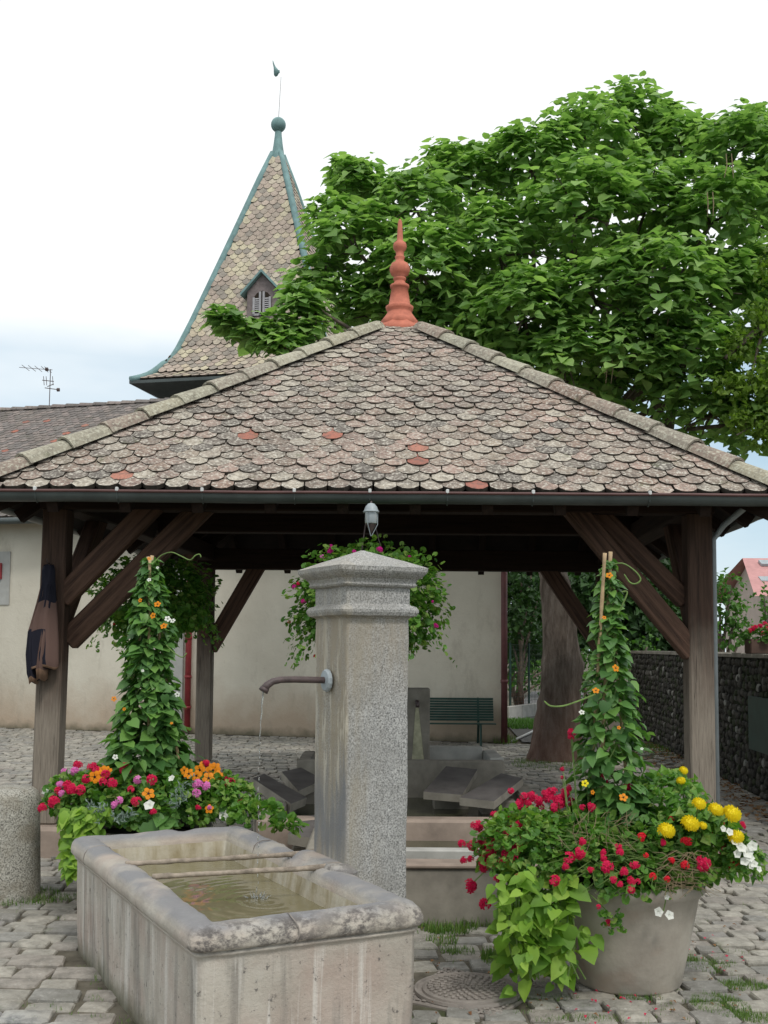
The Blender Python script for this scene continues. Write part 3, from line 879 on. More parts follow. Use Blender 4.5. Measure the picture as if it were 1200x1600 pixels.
# water
V = []; F = []
spl = grd(417, 1409, .44)
sl = TM.inverted() @ spl
NX, NY = 60, 130
for j in range(NY + 1):
    for i in range(NX + 1):
        x = .15 + (TW - .30) * i / NX; y_ = .15 + (TL - .30) * j / NY
        dx, dy = x - sl.x, y_ - sl.y
        dd = math.hypot(dx, dy)
        z = .44 + .0011 * math.sin(dd * 95 + noise.noise(Vector((x * 4, y_ * 4, 1))) * 3) / (1 + dd * 4) + .0016 * noise.noise(Vector((x * 9, y_ * 9, 0)))
        V.append((x, y_, z))
for j in range(NY):
    for i in range(NX):
        a = j * (NX + 1) + i; F.append((a, a + 1, a + NX + 2, a + NX + 1))
wt = mkobj('trough_water', V, F, M_WATER, None, True, M=TM)
props(wt, kind='structure')
# pillar
pil = thing('fountain_pillar', 'tall square granite fountain pillar with a pyramid cap and iron spout', 'fountain', PC)
PM = Matrix((TA, TB, Vector((0, 0, 1)))).transposed().to_4x4(); PM.translation = PC
pp = [(-.012, 0)] + [(-.008 + .0045 * i / 16, .02 + 1.71 * i / 16) for i in range(17)] + [(.004, 1.738), (.026, 1.745), (.034, 1.76), (.036, 1.772), (.026, 1.788), (.006, 1.794), (0, 1.80), (0, 1.84), (0, 1.878), (.02, 1.884), (.026, 1.892), (.022, 1.902), (.024, 1.908), (.030, 1.92), (.047, 1.932), (.060, 1.945), (.066, 1.955), (.068, 1.975)]
rings = []
for o_, z in pp:
    ring = []
    for x, y_ in rrect(PW, PL, .012, 0, 9, 9, 2):
        fx = (x - PW / 2) / (PW / 2); fy = (y_ - PL / 2) / (PL / 2)
        q = Vector((PW / 2 + fx * (PW / 2 + o_), PL / 2 + fy * (PL / 2 + o_), z))
        nn = noise.noise(q * 7) * .004 + noise.noise(q * 30) * .0018
        q.x += (1 if fx > 0 else -1) * nn if abs(fx) > .95 else 0
        q.y += (1 if fy > 0 else -1) * nn if abs(fy) > .95 else 0
        if z > 1.7: q.z += noise.noise(q * 12) * .003
        ring.append(tuple(q))
    rings.append(ring)
for t in (.33, .66, .97):
    rings.append([(PW / 2 + (x - PW / 2) * (1 - t), PL / 2 + (y_ - PL / 2) * (1 - t), 1.977 + .093 * t + .002 * noise.noise(Vector((x * 20, y_ * 20, t)))) for x, y_, z in rings[len(pp) - 1]])
loft('shaft', rings, M_GRANITE, pil, smooth=False, cap=(False, True), M=PM)
# stone saddle joining pillar foot and rim
mb = MB()
V, F = boxg((-.02, .19, .52), (.15, .50, .16), .03)
V = [(x + .01 * noise.noise(Vector((x * 9, y_ * 9, z_))), y_ + .012 * noise.noise(Vector((x * 7, y_ * 9, 4))), z_) for x, y_, z_ in V]
mb.add(V, F)
mb.build('saddle_stone', [M_TROUGH], pil, M=PM)
# spout : flange, pipe
sz = 1.435
sy = .19
mb = MB()
for a, b, c_ in ((0, .052, .0), (.006, .052, .0), (.012, .046, 0), (.014, .0, 0)): pass
V, F = latheg([(.0, 0), (.055, 0), (.055, .01), (.047, .018), (.022, .02), (.0, .02)], 14)
Mf = PM @ Matrix.Translation((-.008, sy, sz)) @ Matrix.Rotation(R(-90), 4, 'Y')
mb.add(V, F, Mf)
mb.build('flange', [M_ZINC], pil, smooth=False)
mb = MB()
pts = [(.02, 0), (-.08, .003), (-.18, .006), (-.25, .005), (-.29, -.003), (-.318, -.02), (-.333, -.042)]
mb.tube([PM @ Vector((a, sy, sz + b)) for a, b in pts], [.016, .016, .016, .016, .0165, .018, .020], 12)
mb.tube([PM @ Vector((a, sy, sz + b)) for a, b in ((-.328, -.034), (-.337, -.048))], [.0225, .0235], 12)
mb.build('spout', [M_IRON], pil, smooth=True)
# falling water
g = G('clear_water', .02, .5); g.b.inputs['Transmission Weight'].default_value = .9; g.b.inputs['IOR'].default_value = 1.33; g.col((.9, .93, .95))
M_CLEAR = g.m
s0 = PM @ Vector((-.338, sy, sz - .05))
mb = MB(); mb2 = MB()
pts = []
for i in range(10):
    t = i / 9
    pts.append(s0 + Vector((-.004 * t * 3 + .002 * math.sin(i * 2), 0, -.22 * t)))
mb.tube(pts, [.0045 - .0025 * i / 9 for i in range(10)], 6)
z = s0.z - .23
while z > .45:
    ln = rng.uniform(.008, .03)
    q = Vector((s0.x - .012 + rng.uniform(-.004, .004), s0.y + rng.uniform(-.004, .004), z))
    mb.tube([q, q - Vector((0, 0, ln * .5)), q - Vector((0, 0, ln))], [.001, rng.uniform(.0025, .0042), .001], 6)
    z -= ln + rng.uniform(.004, .028)
for i in range(26):
    a = rng.uniform(0, 6.28); rr = rng.uniform(.005, .05)
    q = Vector((s0.x - .012 + rr * math.cos(a), s0.y + rr * math.sin(a), .445))
    mb.tube([q, q + Vector((rr * .4 * math.cos(a), rr * .4 * math.sin(a), rng.uniform(.01, .045) * (1 - rr * 14 * .9)))], [.003, .0012], 5)
props(mb.build('water_jet', [M_CLEAR], smooth=True), 'thin broken stream of water falling from the spout into the trough', 'water')
# two encrusted iron bars across the trough
for (p0, p1, nm, lb) in (((196, 1349), (520, 1326), 0, 'farther of the two encrusted iron bars lying across the stone trough'), ((238, 1369), (560, 1346), 1, 'nearer of the two encrusted iron bars lying across the stone trough')):
    a = grd(*p0, z=.585); b = grd(*p1, z=.60)
    mb = MB(); pts = []; rad = []
    for i in range(40):
        t = i / 39; q = a.lerp(b, t); q.z = .582 + .025 * max(0, t - .75) + .003 * noise.noise(q * 15)
        pts.append(q); rad.append(.010 + .006 * abs(noise.noise(q * 25)) + .028 * max(0, t - .72))
    mb.tube(pts, rad, 8)
    props(mb.build('support_bar', [M_RUSTY], smooth=True), lb, 'bar', 'iron bars across the trough')

# ------------------------------------------------------------------ wash basins under the roof
lav = thing('wash_basin', 'low front rinsing basin with a divider beyond the granite pillar', 'basin', (.35, 7, 0))
def slab(par, nm, x0, x1, y0, y1, z0, z1, mat, bev=.015, skew=0):
    V, F = boxg(((x0 + x1) / 2, (y0 + y1) / 2, (z0 + z1) / 2), (x1 - x0, y1 - y0, z1 - z0), bev)
    V = [(x + .006 * noise.noise(Vector((x * 4, y_ * 4, z))), y_ + .006 * noise.noise(Vector((x * 4, y_ * 3, z + 4))), z) for x, y_, z in V]
    return mkobj(nm, V, F, mat, par)
slab(lav, 'front_wall', -.48, 1.18, 6.42, 6.56, -.03, .325, M_CONC)
slab(lav, 'coping', -.50, 1.20, 6.40, 6.58, .327, .352, M_PINK, .008)
slab(lav, 'divider', -.36, 1.06, 7.08, 7.18, -.03, .31, M_CONC_L, .008)
slab(lav, 'side_wall', -.48, -.36, 6.562, 7.93, -.03, .345, M_CONC)
slab(lav, 'side_wall', 1.06, 1.18, 6.562, 7.93, -.03, .345, M_CONC)
props(mkobj('rinse_water', [(-.36, 6.56, .22), (1.06, 6.56, .22), (1.06, 7.93, .22), (-.36, 7.93, .22)], [(0, 1, 2, 3)], M_WATER2), kind='structure')
lv = thing('laundry_basin', 'large pink rimmed laundry basin in the middle of the wash house', 'basin', (.5, 10.5, 0))
slab(lv, 'front_wall', -.9, 1.32, 7.94, 8.12, -.03, .365, M_PINK, .02)
slab(lv, 'side_wall', -.92, -.76, 8.122, 10.3, -.03, .36, M_CONC)
slab(lv, 'side_wall', 1.16, 1.32, 8.122, 10.3, -.03, .36, M_CONC)
props(mkobj('basin_water', [(-.76, 8.12, .20), (1.16, 8.12, .20), (1.16, 10.34, .20), (-.76, 10.34, .20)], [(0, 1, 2, 3)], M_WATER2), kind='structure')
def washslab(quadpx, th, label):
    """quadpx: four (px, py, Y) of the top face"""
    P = [at(*q) for q in quadpx]
    c = sum(P, Vector()) / 4
    n_ = (P[1] - P[0]).cross(P[3] - P[0]).normalized()
    if n_.z < 0: n_ = -n_
    V = [tuple(p) for p in P] + [tuple(p - n_ * th) for p in P]
    MI_ = [0, 1, 1, 1, 1, 1]
    s_ = thing('washing_slab', label, 'slab', (c.x, c.y, .2), 'sloping washing slabs round the laundry basin')
    mkobj('slab', V, [(0, 1, 2, 3), (7, 6, 5, 4), (0, 4, 5, 1), (1, 5, 6, 2), (2, 6, 7, 3), (3, 7, 4, 0)], [M_SLAB, M_CONC], s_, mi=MI_)
    # foot block carrying it
    q = max(P, key=lambda p: p.z)
    lo = min(P, key=lambda p: p.z)
    a = c.lerp(q, .35)
    V, F = boxg((a.x, a.y, (a.z - th * 2.2) / 2 - .01), (.3, .26, max(.08, a.z - th * 2.2 + .02)), .01)
    mkobj('foot', V, F, M_CONC, s_)
washslab([(697, 1197, 10.0), (746, 1202, 9.95), (722, 1242, 9.2), (662, 1237, 9.25)], .065, 'dark tilted washing slab right behind the granite pillar, left of the other right-hand slab')
washslab([(783, 1208, 9.8), (817, 1216, 9.6), (772, 1252, 8.9), (718, 1246, 9.0)], .065, 'dark tilted washing slab between its neighbour and the red geraniums')
washslab([(394, 1216, 9.4), (413, 1209, 9.7), (480, 1246, 9.1), (455, 1256, 8.8)], .07, 'narrow dark washing slab sloping down to the right, left of the pillar')
washslab([(440, 1206, 10.0), (470, 1199, 10.2), (505, 1218, 9.8), (466, 1236, 9.4)], .07, 'broad dark washing slab half hidden by the left edge of the pillar')
washslab([(450, 1303, 7.6), (466, 1276, 8.1), (510, 1272, 8.1), (500, 1312, 7.5)], .07, 'pale stone slab leaning on the pink basin rim beside the pillar')
# far trough with its small fountain post
ft = thing('far_trough', 'small concrete trough at the far end of the wash house in front of the bench', 'trough', (.6, 14, 0))
xr = at(789, 1190, 10.3).x
slab(ft, 'front_wall', -.80, xr, 10.31, 10.44, -.03, .54, M_CONC, .01)
slab(ft, 'end_wall', xr - .13, xr + .005, 10.442, 11.22, -.03, .56, M_CONC_L, .01)
slab(ft, 'end_wall', -.80, -.68, 10.442, 11.22, -.03, .54, M_CONC, .01)
slab(ft, 'back_wall', -.68, xr - .132, 11.10, 11.22, -.03, .60, M_CONC_L, .01)
props(mkobj('far_water', [(-.68, 10.43, .47), (xr - .13, 10.43, .47), (xr - .13, 11.11, .47), (-.68, 11.11, .47)], [(0, 1, 2, 3)], M_WATER2), kind='structure')
xp0, xp1 = at(634, 1100, 10.85).x, at(672, 1100, 10.85).x
fp = thing('small_fountain_post', 'low concrete spout post standing in the far trough beside the bench', 'fountain', ((xp0 + xp1) / 2, 10.95, 0))
slab(fp, 'post_body', xp0, xp1, 10.85, 11.05, .40, 1.19, M_CONC, .012)
mb = MB(); xs = at(652, 1096, 10.8).x
mb.tube([(xs, 10.85, 1.06), (xs, 10.76, 1.06), (xs, 10.73, 1.02)], .02, 8); mb.build('tap', [M_IRON], fp, smooth=True)
M_LIMEW = m_plain('limescale_streak', (.46, .44, .30), .7, .4, 8, .3)
mkobj('limescale', [(xs - .015, 10.844, 1.0), (xs + .015, 10.844, 1.0), (xs + .07, 10.844, .48), (xs - .05, 10.844, .48)], [(0, 1, 2, 3)], M_LIMEW, fp)
# bench
be = thing('bench', 'dark green slatted park bench against the rendered house wall', 'bench', (1.1, 18.2, 0))
bx1 = at(773, 1100, 18.1).x; bx0 = bx1 - 1.55
for i in range(9):
    mb = MB(); mb.box(((bx0 + bx1) / 2, 18.28 + .012 * i, .40 + i * .042), (bx1 - bx0, .022, .0375), bev=.004); mb.build('slat', [M_GREENP], be)
for i in range(6):
    mb = MB(); mb.box(((bx0 + bx1) / 2, 17.86 + i * .07, .36 - .004 * i), (bx1 - bx0, .05, .022), bev=.004); mb.build('slat', [M_GREENP], be)
for x in (bx0 + .25, bx1 - .25):
    mb = MB()
    mb.tube([(x, 18.42, .755), (x, 18.31, .36), (x, 18.40, .0)], .02, 6); mb.tube([(x, 18.30, .34), (x, 17.86, .34), (x, 17.84, .0)], .02, 6)
    mb.build('leg', [M_GREENP], be)

# ------------------------------------------------------------------ manhole
mh = thing('manhole_cover', 'round patterned cast iron manhole cover in a square frame', 'manhole cover', (MH.x, MH.y, 0))
MM = Matrix.Translation((MH.x, MH.y, .004)) @ Matrix.Rotation(mhax, 4, 'Z')
mb = MB(); mb.box((0, 0, -.022), (.53, .53, .03), bev=.006)
mb.build('frame', [M_CAST], mh, M=MM)
mb = MB(); V, F = latheg([(.0, .013), (.20, .013), (.212, .009), (.216, .0), (.235, .0), (.24, .009), (.25, .009), (.254, -.004)], 48); mb.add(V, F)
mb.build('cover', [M_CAST], mh, M=MM)
mb = MB()
for ring_, (rr, n) in enumerate(((.03, 6), (.06, 11), (.09, 16), (.12, 21), (.15, 27), (.18, 32))):
    for i in range(n):
        a = 2 * math.pi * (i + .5 * (ring_ % 2)) / n
        V, F = boxg((0, 0, .017), (.022, .016, .010), .003)
        mb.add(V, F, Matrix.Rotation(a, 4, 'Z') @ Matrix.Translation((rr, 0, 0)) @ Matrix.Rotation(R(30), 4, 'Z'))
for i in range(-8, 9):
    for s_ in (-1, 1):
        for q in (0, 1, 2):
            x, y_ = i * .032 + (q % 2) * .016, s_ * (.185 + .03 * q)
            if x * x + y_ * y_ > .262 ** 2 and abs(y_) < .27:
                V, F = boxg((x, y_, -.001), (.022, .014, .008), .003); mb.add(V, F)
                V, F = boxg((y_, x, -.001), (.014, .022, .008), .003); mb.add(V, F)
props(mb.build('raised_pattern', [M_CAST], mh, M=MM), kind='stuff')

# ------------------------------------------------------------------ bollard
bc = at(6, 1300, 7.1)
V, F = latheg([(.235, -.03), (.232, .1), (.226, .3), (.222, .5), (.218, .62), (.205, .655), (.17, .68), (.08, .69), (.0, .692)], 28, (bc.x, bc.y, 0))
V = [(x + .008 * noise.noise(Vector((x, y_, z)) * 6), y_ + .008 * noise.noise(Vector((x, y_, z + 9)) * 6), z) for x, y_, z in V]
props(mkobj('stone_bollard', V, F, M_GRANITE2, smooth=True), 'thick rough granite bollard at the left edge of the photo', 'bollard')

# ------------------------------------------------------------------ plants
def flower_geo(kind):
    mb = MB()
    if kind == 'cluster':      # geranium head
        for k_ in range(17):
            d = rdir(); d.z = abs(d.z) * 1.0 + .15; d.normalize()
            M = frameM(d * rng.uniform(.45, .75), d.orthogonal(), d, rng.uniform(.38, .58))
            for p_ in range(5):
                a = p_ * 2 * math.pi / 5 + k_
                c_, s_ = math.cos(a), math.sin(a)
                mb.add([(0, 0, 0), (.55 * c_ - .3 * s_, .55 * s_ + .3 * c_, .12), (.95 * c_, .95 * s_, .05), (.55 * c_ + .3 * s_, .55 * s_ - .3 * c_, .12)], [(0, 3, 2, 1)], M)
        return mb.V, mb.F
    if kind == 'trumpet':
        n = 15; V = [(0, 0, -.45)]; F = []
        for i in range(n):
            a = 2 * math.pi * i / n; V.append((.35 * math.cos(a), .35 * math.sin(a), -.05))
        for i in range(n):
            a = 2 * math.pi * i / n; r_ = 1.0 + .14 * math.cos(5 * a); V.append((r_ * math.cos(a), r_ * math.sin(a), .10 + .06 * math.sin(10 * a)))
        for i in range(n):
            j = (i + 1) % n; F += [(0, 1 + i, 1 + j), (1 + i, 1 + n + i, 1 + n + j, 1 + j)]
        return V, F
    if kind == 'pompon':
        for k_ in range(70):
            z = 1 - 1.35 * (k_ + .5) / 70; r_ = math.sqrt(max(0, 1 - z * z)); a = k_ * 2.39996
            d = Vector((r_ * math.cos(a), r_ * math.sin(a), z))
            t = Vector((-d.y, d.x, .1)).normalized()
            M = frameM(Vector((d.x * .85, d.y * .85, d.z * .7)), t, d + Vector((0, 0, .6)) * rng.uniform(-.5, .8), 1)
            mb.add([(-.13, -.15, -.1), (.13, -.15, -.1), (.17, .02, .12), (0, .09, .2), (-.17, .02, .12)], [(0, 1, 2, 3, 4)], M)
        V, F = latheg([(.0, -.5), (.55, -.35), (.8, .05), (.6, .5), (.0, .68)], 10); mb.add(V, F)
        return mb.V, mb.F
    if kind == 'susan':
        for p_ in range(5):
            a = p_ * 2 * math.pi / 5; c_, s_ = math.cos(a), math.sin(a)
            mb.add([(.12 * c_, .12 * s_, 0), (.6 * c_ - .42 * s_, .6 * s_ + .42 * c_, .08), (1.0 * c_ - .22 * s_, 1.0 * s_ + .22 * c_, .02), (1.0 * c_ + .22 * s_, 1.0 * s_ - .22 * c_, .02), (.6 * c_ + .42 * s_, .6 * s_ - .42 * c_, .08)], [(0, 4, 3, 2, 1)])
        V, F = latheg([(.0, .1), (.2, .06), (.2, -.05)], 8); mb.add(V, F, mi=1)
        return mb.V, mb.F
FG = {k_: [flower_geo(k_) for _ in range(2)] for k_ in ('cluster', 'trumpet', 'pompon', 'susan')}
fm_cache = {}
def flower(kind, pos, size, mat, parent, face=None):
    v = rng.randrange(2); kk = (kind, v, mat.name)
    if kk not in fm_cache:
        V, F = FG[kind][v]
        mi = None; mats = [mat]
        if kind == 'susan': mats = [mat, P_DARK]; mi = [0] * 5 + [1] * (len(F) - 5)
        fm_cache[kk] = np_mesh('flower', V, F, mats, mi=mi)
    d = face or Vector((rng.uniform(-.5, .5), -1, rng.uniform(.1, .9)))
    nm = {'cluster': 'geranium_flower', 'trumpet': 'petunia_flower', 'pompon': 'marigold_flower', 'susan': 'vine_flower'}[kind]
    o = bpy.data.objects.new(nm, fm_cache[kk])
    yy_ = d.normalized().orthogonal(); yy_.rotate(Matrix.Rotation(rng.uniform(0, 6.28), 3, d.normalized()))
    o.matrix_basis = frameM(pos, yy_, d, size)
    link(o, parent)
    return o
def mound_leaves(c, r, n, size, variants_n, flat=.0, shell=.55, down=.3):
    res = []
    for _ in range(n):
        d = rdir()
        if d.z < -.35: d.z = -d.z
        t = rng.uniform(shell, 1.0) ** .6
        lump = 1 + .16 * noise.noise(Vector((d.x * 3 + c.x, d.y * 3, d.z * 3 + c.y)))
        p = c + Vector((d.x * r[0], d.y * r[1], d.z * r[2])) * t * lump
        nd = (d + rdir() * .6 + Vector((0, 0, .5))).normalized()
        yd = (d + rdir() * .9 + Vector((0, 0, -down)))
        res.append((frameM(p, yd, nd, size * rng.uniform(.6, 1.3)), variants_n[rng.randrange(len(variants_n))], rng.random()))
    return res

def planter(base, h, rb, rt, label, rotp=0):
    po = thing('flower_pot', label, 'planter', base)
    pr = [(0, .0), (rb - .01, .0), (rb, .012), (rb + (rt - rb) * .3, h * .3), (rb + (rt - rb) * .62, h * .62), (rt - .012, h - .07), (rt + .012, h - .055), (rt + .018, h - .01), (rt + .008, h), (rt - .03, h), (rt - .045, h - .03), (rt - .05, h - .06)]
    V, F = latheg(pr, 48, base)
    V = [(x + .004 * noise.noise(Vector((x, y_, z)) * 7), y_, z) for x, y_, z in V]
    mkobj('pot_body', V, F, M_POT, po, True)
    V, F = latheg([(0, h - .05), (rt - .04, h - .065)], 32, base); F = F
    mkobj('soil', V, F, M_SOILPOT, po)
    return po
def column_vine(base, ztop, z0, rprof, n, size, label, flowers, axis_top=None, canes=(), tendrils=(), parts=300):
    vn = thing('climbing_vine', label, 'vine', base)
    top = axis_top or base
    pl_ = []
    for i in range(n):
        t = rng.random() ** 1.25
        z = z0 + (ztop - z0) * t
        ax = Vector((base[0] + (top[0] - base[0]) * t, base[1] + (top[1] - base[1]) * t, z))
        k_ = 0
        for a_, b_ in zip(rprof[:-1], rprof[1:]):
            if a_[0] <= t <= b_[0]: k_ = a_[1] + (b_[1] - a_[1]) * (t - a_[0]) / (b_[0] - a_[0])
        an = rng.uniform(0, 2 * math.pi)
        lump = 1 + .5 * noise.noise(Vector((math.cos(an) * 1.7 + base[0], math.sin(an) * 1.7, z * 5)))
        rr = k_ * lump * rng.uniform(.5, 1.05)
        d = Vector((math.cos(an), math.sin(an), 0))
        p = ax + d * rr
        yd = d * rng.uniform(.5, 1.0) + Vector((rng.uniform(-.7, .7), rng.uniform(-.7, .7), -rng.uniform(-.1, .6)))
        nd = d * .55 + Vector((0, 0, 1.0)) + rdir() * .5
        pl_.append((frameM(p, yd, nd, size * (1.08 - .5 * t) * rng.uniform(.5, 1.3)), rng.randrange(4), rng.random()))
    pieces('leaf', 'leaves', HEARTS, pl_, M_VINE, vn, parts, smooth=True)
    mb = MB()
    for s_ in range(5):
        pts = []
        for i in range(26):
            t = i / 25; z = z0 + (ztop - z0) * t
            ax = Vector((base[0] + (top[0] - base[0]) * t, base[1] + (top[1] - base[1]) * t, z))
            k_ = .6 * max(.02, rprof[0][1] * (1 - t))
            a_ = t * 9 + s_ * 1.3
            pts.append(ax + Vector((math.cos(a_), math.sin(a_), 0)) * min(k_, .05 + .12 * (1 - t)))
        mb.tube(pts, .0035, 5)
    for td in tendrils:
        mb.tube(td, [.004] * (len(td) - 1) + [.002], 5)
    mb.build('stem', [M_STEM], vn)
    for kind, px, py, Y, s_, m in flowers:
        flower(kind, at(px, py, Y), s_ * .78, m, vn)
    return vn
def smooth_pts(P, n=4):
    P = [Vector(p) for p in P]; out_ = []
    for i in range(len(P) - 1):
        a = P[max(0, i - 1)]; b = P[i]; c_ = P[i + 1]; d = P[min(len(P) - 1, i + 2)]
        for k_ in range(n):
            t = k_ / n
            out_.append(.5 * ((2 * b) + (c_ - a) * t + (2 * a - 5 * b + 4 * c_ - d) * t * t + (3 * b - a - 3 * c_ + d) * t ** 3))
    out_.append(P[-1]); return out_

# ---- right planter
RB = grd(978, 1510); RB.z = 0; RB.y = 5.42; RB.x = at(980, 1500, 5.42).x
planter(RB, .50, .255, .355, 'wide grey concrete flower pot with tapered sides right of the manhole', 0)
RC = Vector((RB.x, RB.y, .50))
topR = at(950, 870, 5.42)
botR = at(958, 1300, 5.42)
canes = thing('bamboo_canes', 'bare topped pale bamboo canes inside the right climbing vine', 'canes', (RB.x, RB.y, .5))
for (a, b) in (((919, 1300, 5.50), (945, 864, 5.33)), ((936, 1300, 5.42), (954, 862, 5.40)), ((985, 1290, 5.6), (949, 880, 5.46))):
    pa, pb = at(*a), at(*b)
    mb = MB(); pts = [pa.lerp(pb, i / 24) for i in range(25)]
    mb.tube(pts, [.0085 if i % 4 else .0102 for i in range(25)], 7)
    mb.build('cane', [M_CANE], canes, smooth=True)
fl = [('susan', 952, 899, 5.22, .022, P_ORG), ('susan', 931, 1079, 5.15, .022, P_ORG), ('susan', 962, 1044, 5.15, .024, P_ORG), ('susan', 974, 1246, 5.05, .026, P_ORG), ('susan', 914, 1224, 5.05, .022, P_YEL),
      ('susan', 967, 1137, 5.15, .012, P_ORG), ('susan', 926, 1238, 5.05, .014, P_ORG), ('susan', 909, 1113, 5.2, .018, P_WHT), ('susan', 1003, 1170, 5.2, .010, P_WHT), ('susan', 944, 965, 5.2, .014, P_ORG)]
tds = [smooth_pts([at(950, 885, 5.4), at(972, 880, 5.38), at(992, 892, 5.36), at(1001, 905, 5.36), at(994, 912, 5.36), at(984, 910, 5.36), at(975, 897, 5.36)]),
       smooth_pts([at(930, 1085, 5.3), at(905, 1095, 5.25), at(880, 1103, 5.2), at(860, 1103, 5.2), at(850, 1095, 5.2)]),
       smooth_pts([at(965, 960, 5.35), at(975, 940, 5.35), at(980, 925, 5.35), at(971, 925, 5.35)])]
column_vine(Vector((botR.x, RB.y, .5)), topR.z - .02, .56, [(0, .24), (.2, .17), (.4, .14), (.55, .12), (.66, .07), (.85, .05), (1, .02)], 1250, .064, 'right hand climbing vine on canes, densely leafed with orange flowers', fl, Vector((topR.x, RB.y, 0)), tendrils=tds)
# geranium mound
gm = thing('geranium_plant', 'bushy red geraniums filling the right concrete pot', 'plant', RC)
ctr = at(950, 1345, 5.42)
pl = mound_leaves(ctr, (.56, .42, .25), 3600, .042, [2, 3, 0])
pl += mound_leaves(at(820, 1330, 5.3), (.22, .25, .20), 900, .038, [2, 3, 1])
pl += mound_leaves(at(1085, 1340, 5.35), (.27, .28, .20), 1000, .04, [2, 3, 0])
pl += mound_leaves(at(1040, 1260, 5.45), (.22, .22, .16), 500, .045, [0, 1])
pieces('leaf', 'leaves', SMALLS, pl, M_GERLEAF, gm, 300)
mb = MB()
for i in range(170):
    a = RC + Vector((rng.uniform(-.3, .3), rng.uniform(-.3, .1), .05))
    px, py = rng.uniform(790, 1120), rng.uniform(1255, 1400)
    b = ray_ell(px, py, ctr, (.58, .45, .27))
    mb.tube([a, a.lerp(b, .6) + Vector((0, 0, .05)), b], [.003, .0025, .0015], 4)
props(mb.build('stems', [M_STEM], gm), kind='stuff')
mb = MB()
for i in range(60):
    b = ray_ell(rng.uniform(1040, 1100), rng.uniform(1340, 1395), ctr, (.60, .48, .27))
    d = rdir() * .09; d.z *= .4
    mb.tube([b - d, b + Vector((0, 0, .02)) + rdir() * .02, b + d], [.0012, .0018, .0008], 4)
for i in range(45):
    b = ray_ell(rng.uniform(870, 985), rng.uniform(1270, 1320), ctr, (.60, .48, .27)) + Vector((0, -.02, 0))
    d = rdir() * .05
    mb.tube([b - d, b + rdir() * .012, b + d], [.0014, .0014, .0008], 4)
props(mb.build('dry_stems', [M_DRYSTEM], gm), kind='stuff')
reds = [(745, 1290, .030), (722, 1318, .022), (738, 1322, .03), (752, 1330, .032), (760, 1318, .024), (735, 1384, .032), (758, 1413, .032), (768, 1334, .028), (725, 1344, .018), (757, 1355, .026), (830, 1243, .022),
        (812, 1252, .02), (840, 1250, .026), (858, 1246, .032), (872, 1252, .030), (826, 1262, .024), (845, 1261, .024), (866, 1262, .026), (798, 1236, .018), (888, 1232, .018), (812, 1311, .02), (888, 1341, .030), (906, 1333, .026),
        (948, 1354, .032), (866, 1377, .028), (985, 1390, .02), (912, 1191, .022), (940, 1209, .024), (944, 1220, .02), (981, 1229, .028), (956, 1200, .014), (924, 1261, .022), (966, 1323, .018), (910, 1315, .018), (1099, 1349, .034), (1143, 1349, .03),
        (1117, 1302, .026), (1125, 1287, .022), (1076, 1315, .020), (1103, 1265, .034), (1048, 1280, .016), (1002, 1308, .02), (1140, 1330, .03), (1132, 1318, .02), (950, 1442, .018), (935, 1417, .012), (783, 1276, .02), (1147, 1290, .02), (879, 1202, .012), (878, 1215, .01), (1160, 1290, .018),
        (893, 1145, .02), (892, 1152, .016), (1070, 1352, .022), (975, 1362, .02), (1020, 1370, .018)]
for _ in range(30): reds.append((max(735, rng.gauss(778, 22)), rng.gauss(1325, 24), rng.uniform(.016, .028)))
for _ in range(16): reds.append((rng.gauss(850, 26), rng.gauss(1250, 9), rng.uniform(.016, .026)))
for _ in range(22): reds.append((rng.uniform(880, 1150), rng.uniform(1300, 1390), rng.uniform(.012, .02)))
for px, py, s_ in reds:
    p = ray_ell(px, py, ctr, (.62, .50, .29))
    if p.y > 5.6: p = at(px, py, 5.35)
    if px < 790 or py < 1235:
        mb = MB(); q_ = at(830 if px < 790 else px + 10, 1330 if px < 790 else 1290, 5.35)
        mb.tube(smooth_pts([q_, q_.lerp(p, .55) + Vector((0, 0, .04)), p]), .0028, 4); mb.build('stem', [M_STEM], gm)
    flower('cluster', p, s_ * 1.3, P_CRIM if px < 1000 or rng.random() < .4 else P_RED, gm)
mg = thing('marigold_plant', 'tall marigolds with round yellow heads on the right side of the right pot', 'plant', (at(1080, 1300, 5.3).x, 5.3, .5))
for px, py, s_ in ((1041, 1298, .040), (1078, 1287, .042), (1118, 1265, .034), (1143, 1272, .044), (1150, 1308, .036), (1092, 1256, .032), (1068, 1204, .022), (1064, 1220, .022), (1098, 1290, .02)):
    p = at(px, py, 5.02 if py > 1230 else 5.3)
    flower('pompon', p, s_ * 1.0, P_YEL, mg, Vector((rng.uniform(-.3, .3), -.65, .9)))
    mb = MB(); mb.tube([p, p.lerp(at(1080, 1340, 5.4), .5) + Vector((0, 0, .03)), at(1080 + (px - 1080) * .4, 1350, 5.4)], .004, 5); mb.build('stem', [M_STEM], mg)
pl = mound_leaves(at(1090, 1295, 5.2), (.16, .1, .10), 260, .05, [0, 1])
stamp('leaves', SMALLS, pl, M_GERLEAF, mg)
wp = thing('white_petunia', 'trailing white petunias spilling over the right rim of the right pot', 'plant', at(1150, 1350, 5.2))
for px, py, s_ in ((1158, 1324, .030), (1168, 1332, .032), (1176, 1322, .028), (1152, 1334, .024), (1164, 1346, .026), (1178, 1350, .022), (1186, 1358, .018), (1140, 1300, .022), (1130, 1295, .018), (1029, 1425, .026), (1046, 1430, .026), (1042, 1402, .014), (1148, 1316, .02), (1172, 1340, .024), (1174, 1352, .022)):
    flower('trumpet', at(px, py, 5.0 if px > 1100 else 5.02), s_ * .8, P_WHT, wp)
pl = mound_leaves(at(1160, 1352, 5.1), (.09, .08, .11), 320, .035, [0, 1, 2])
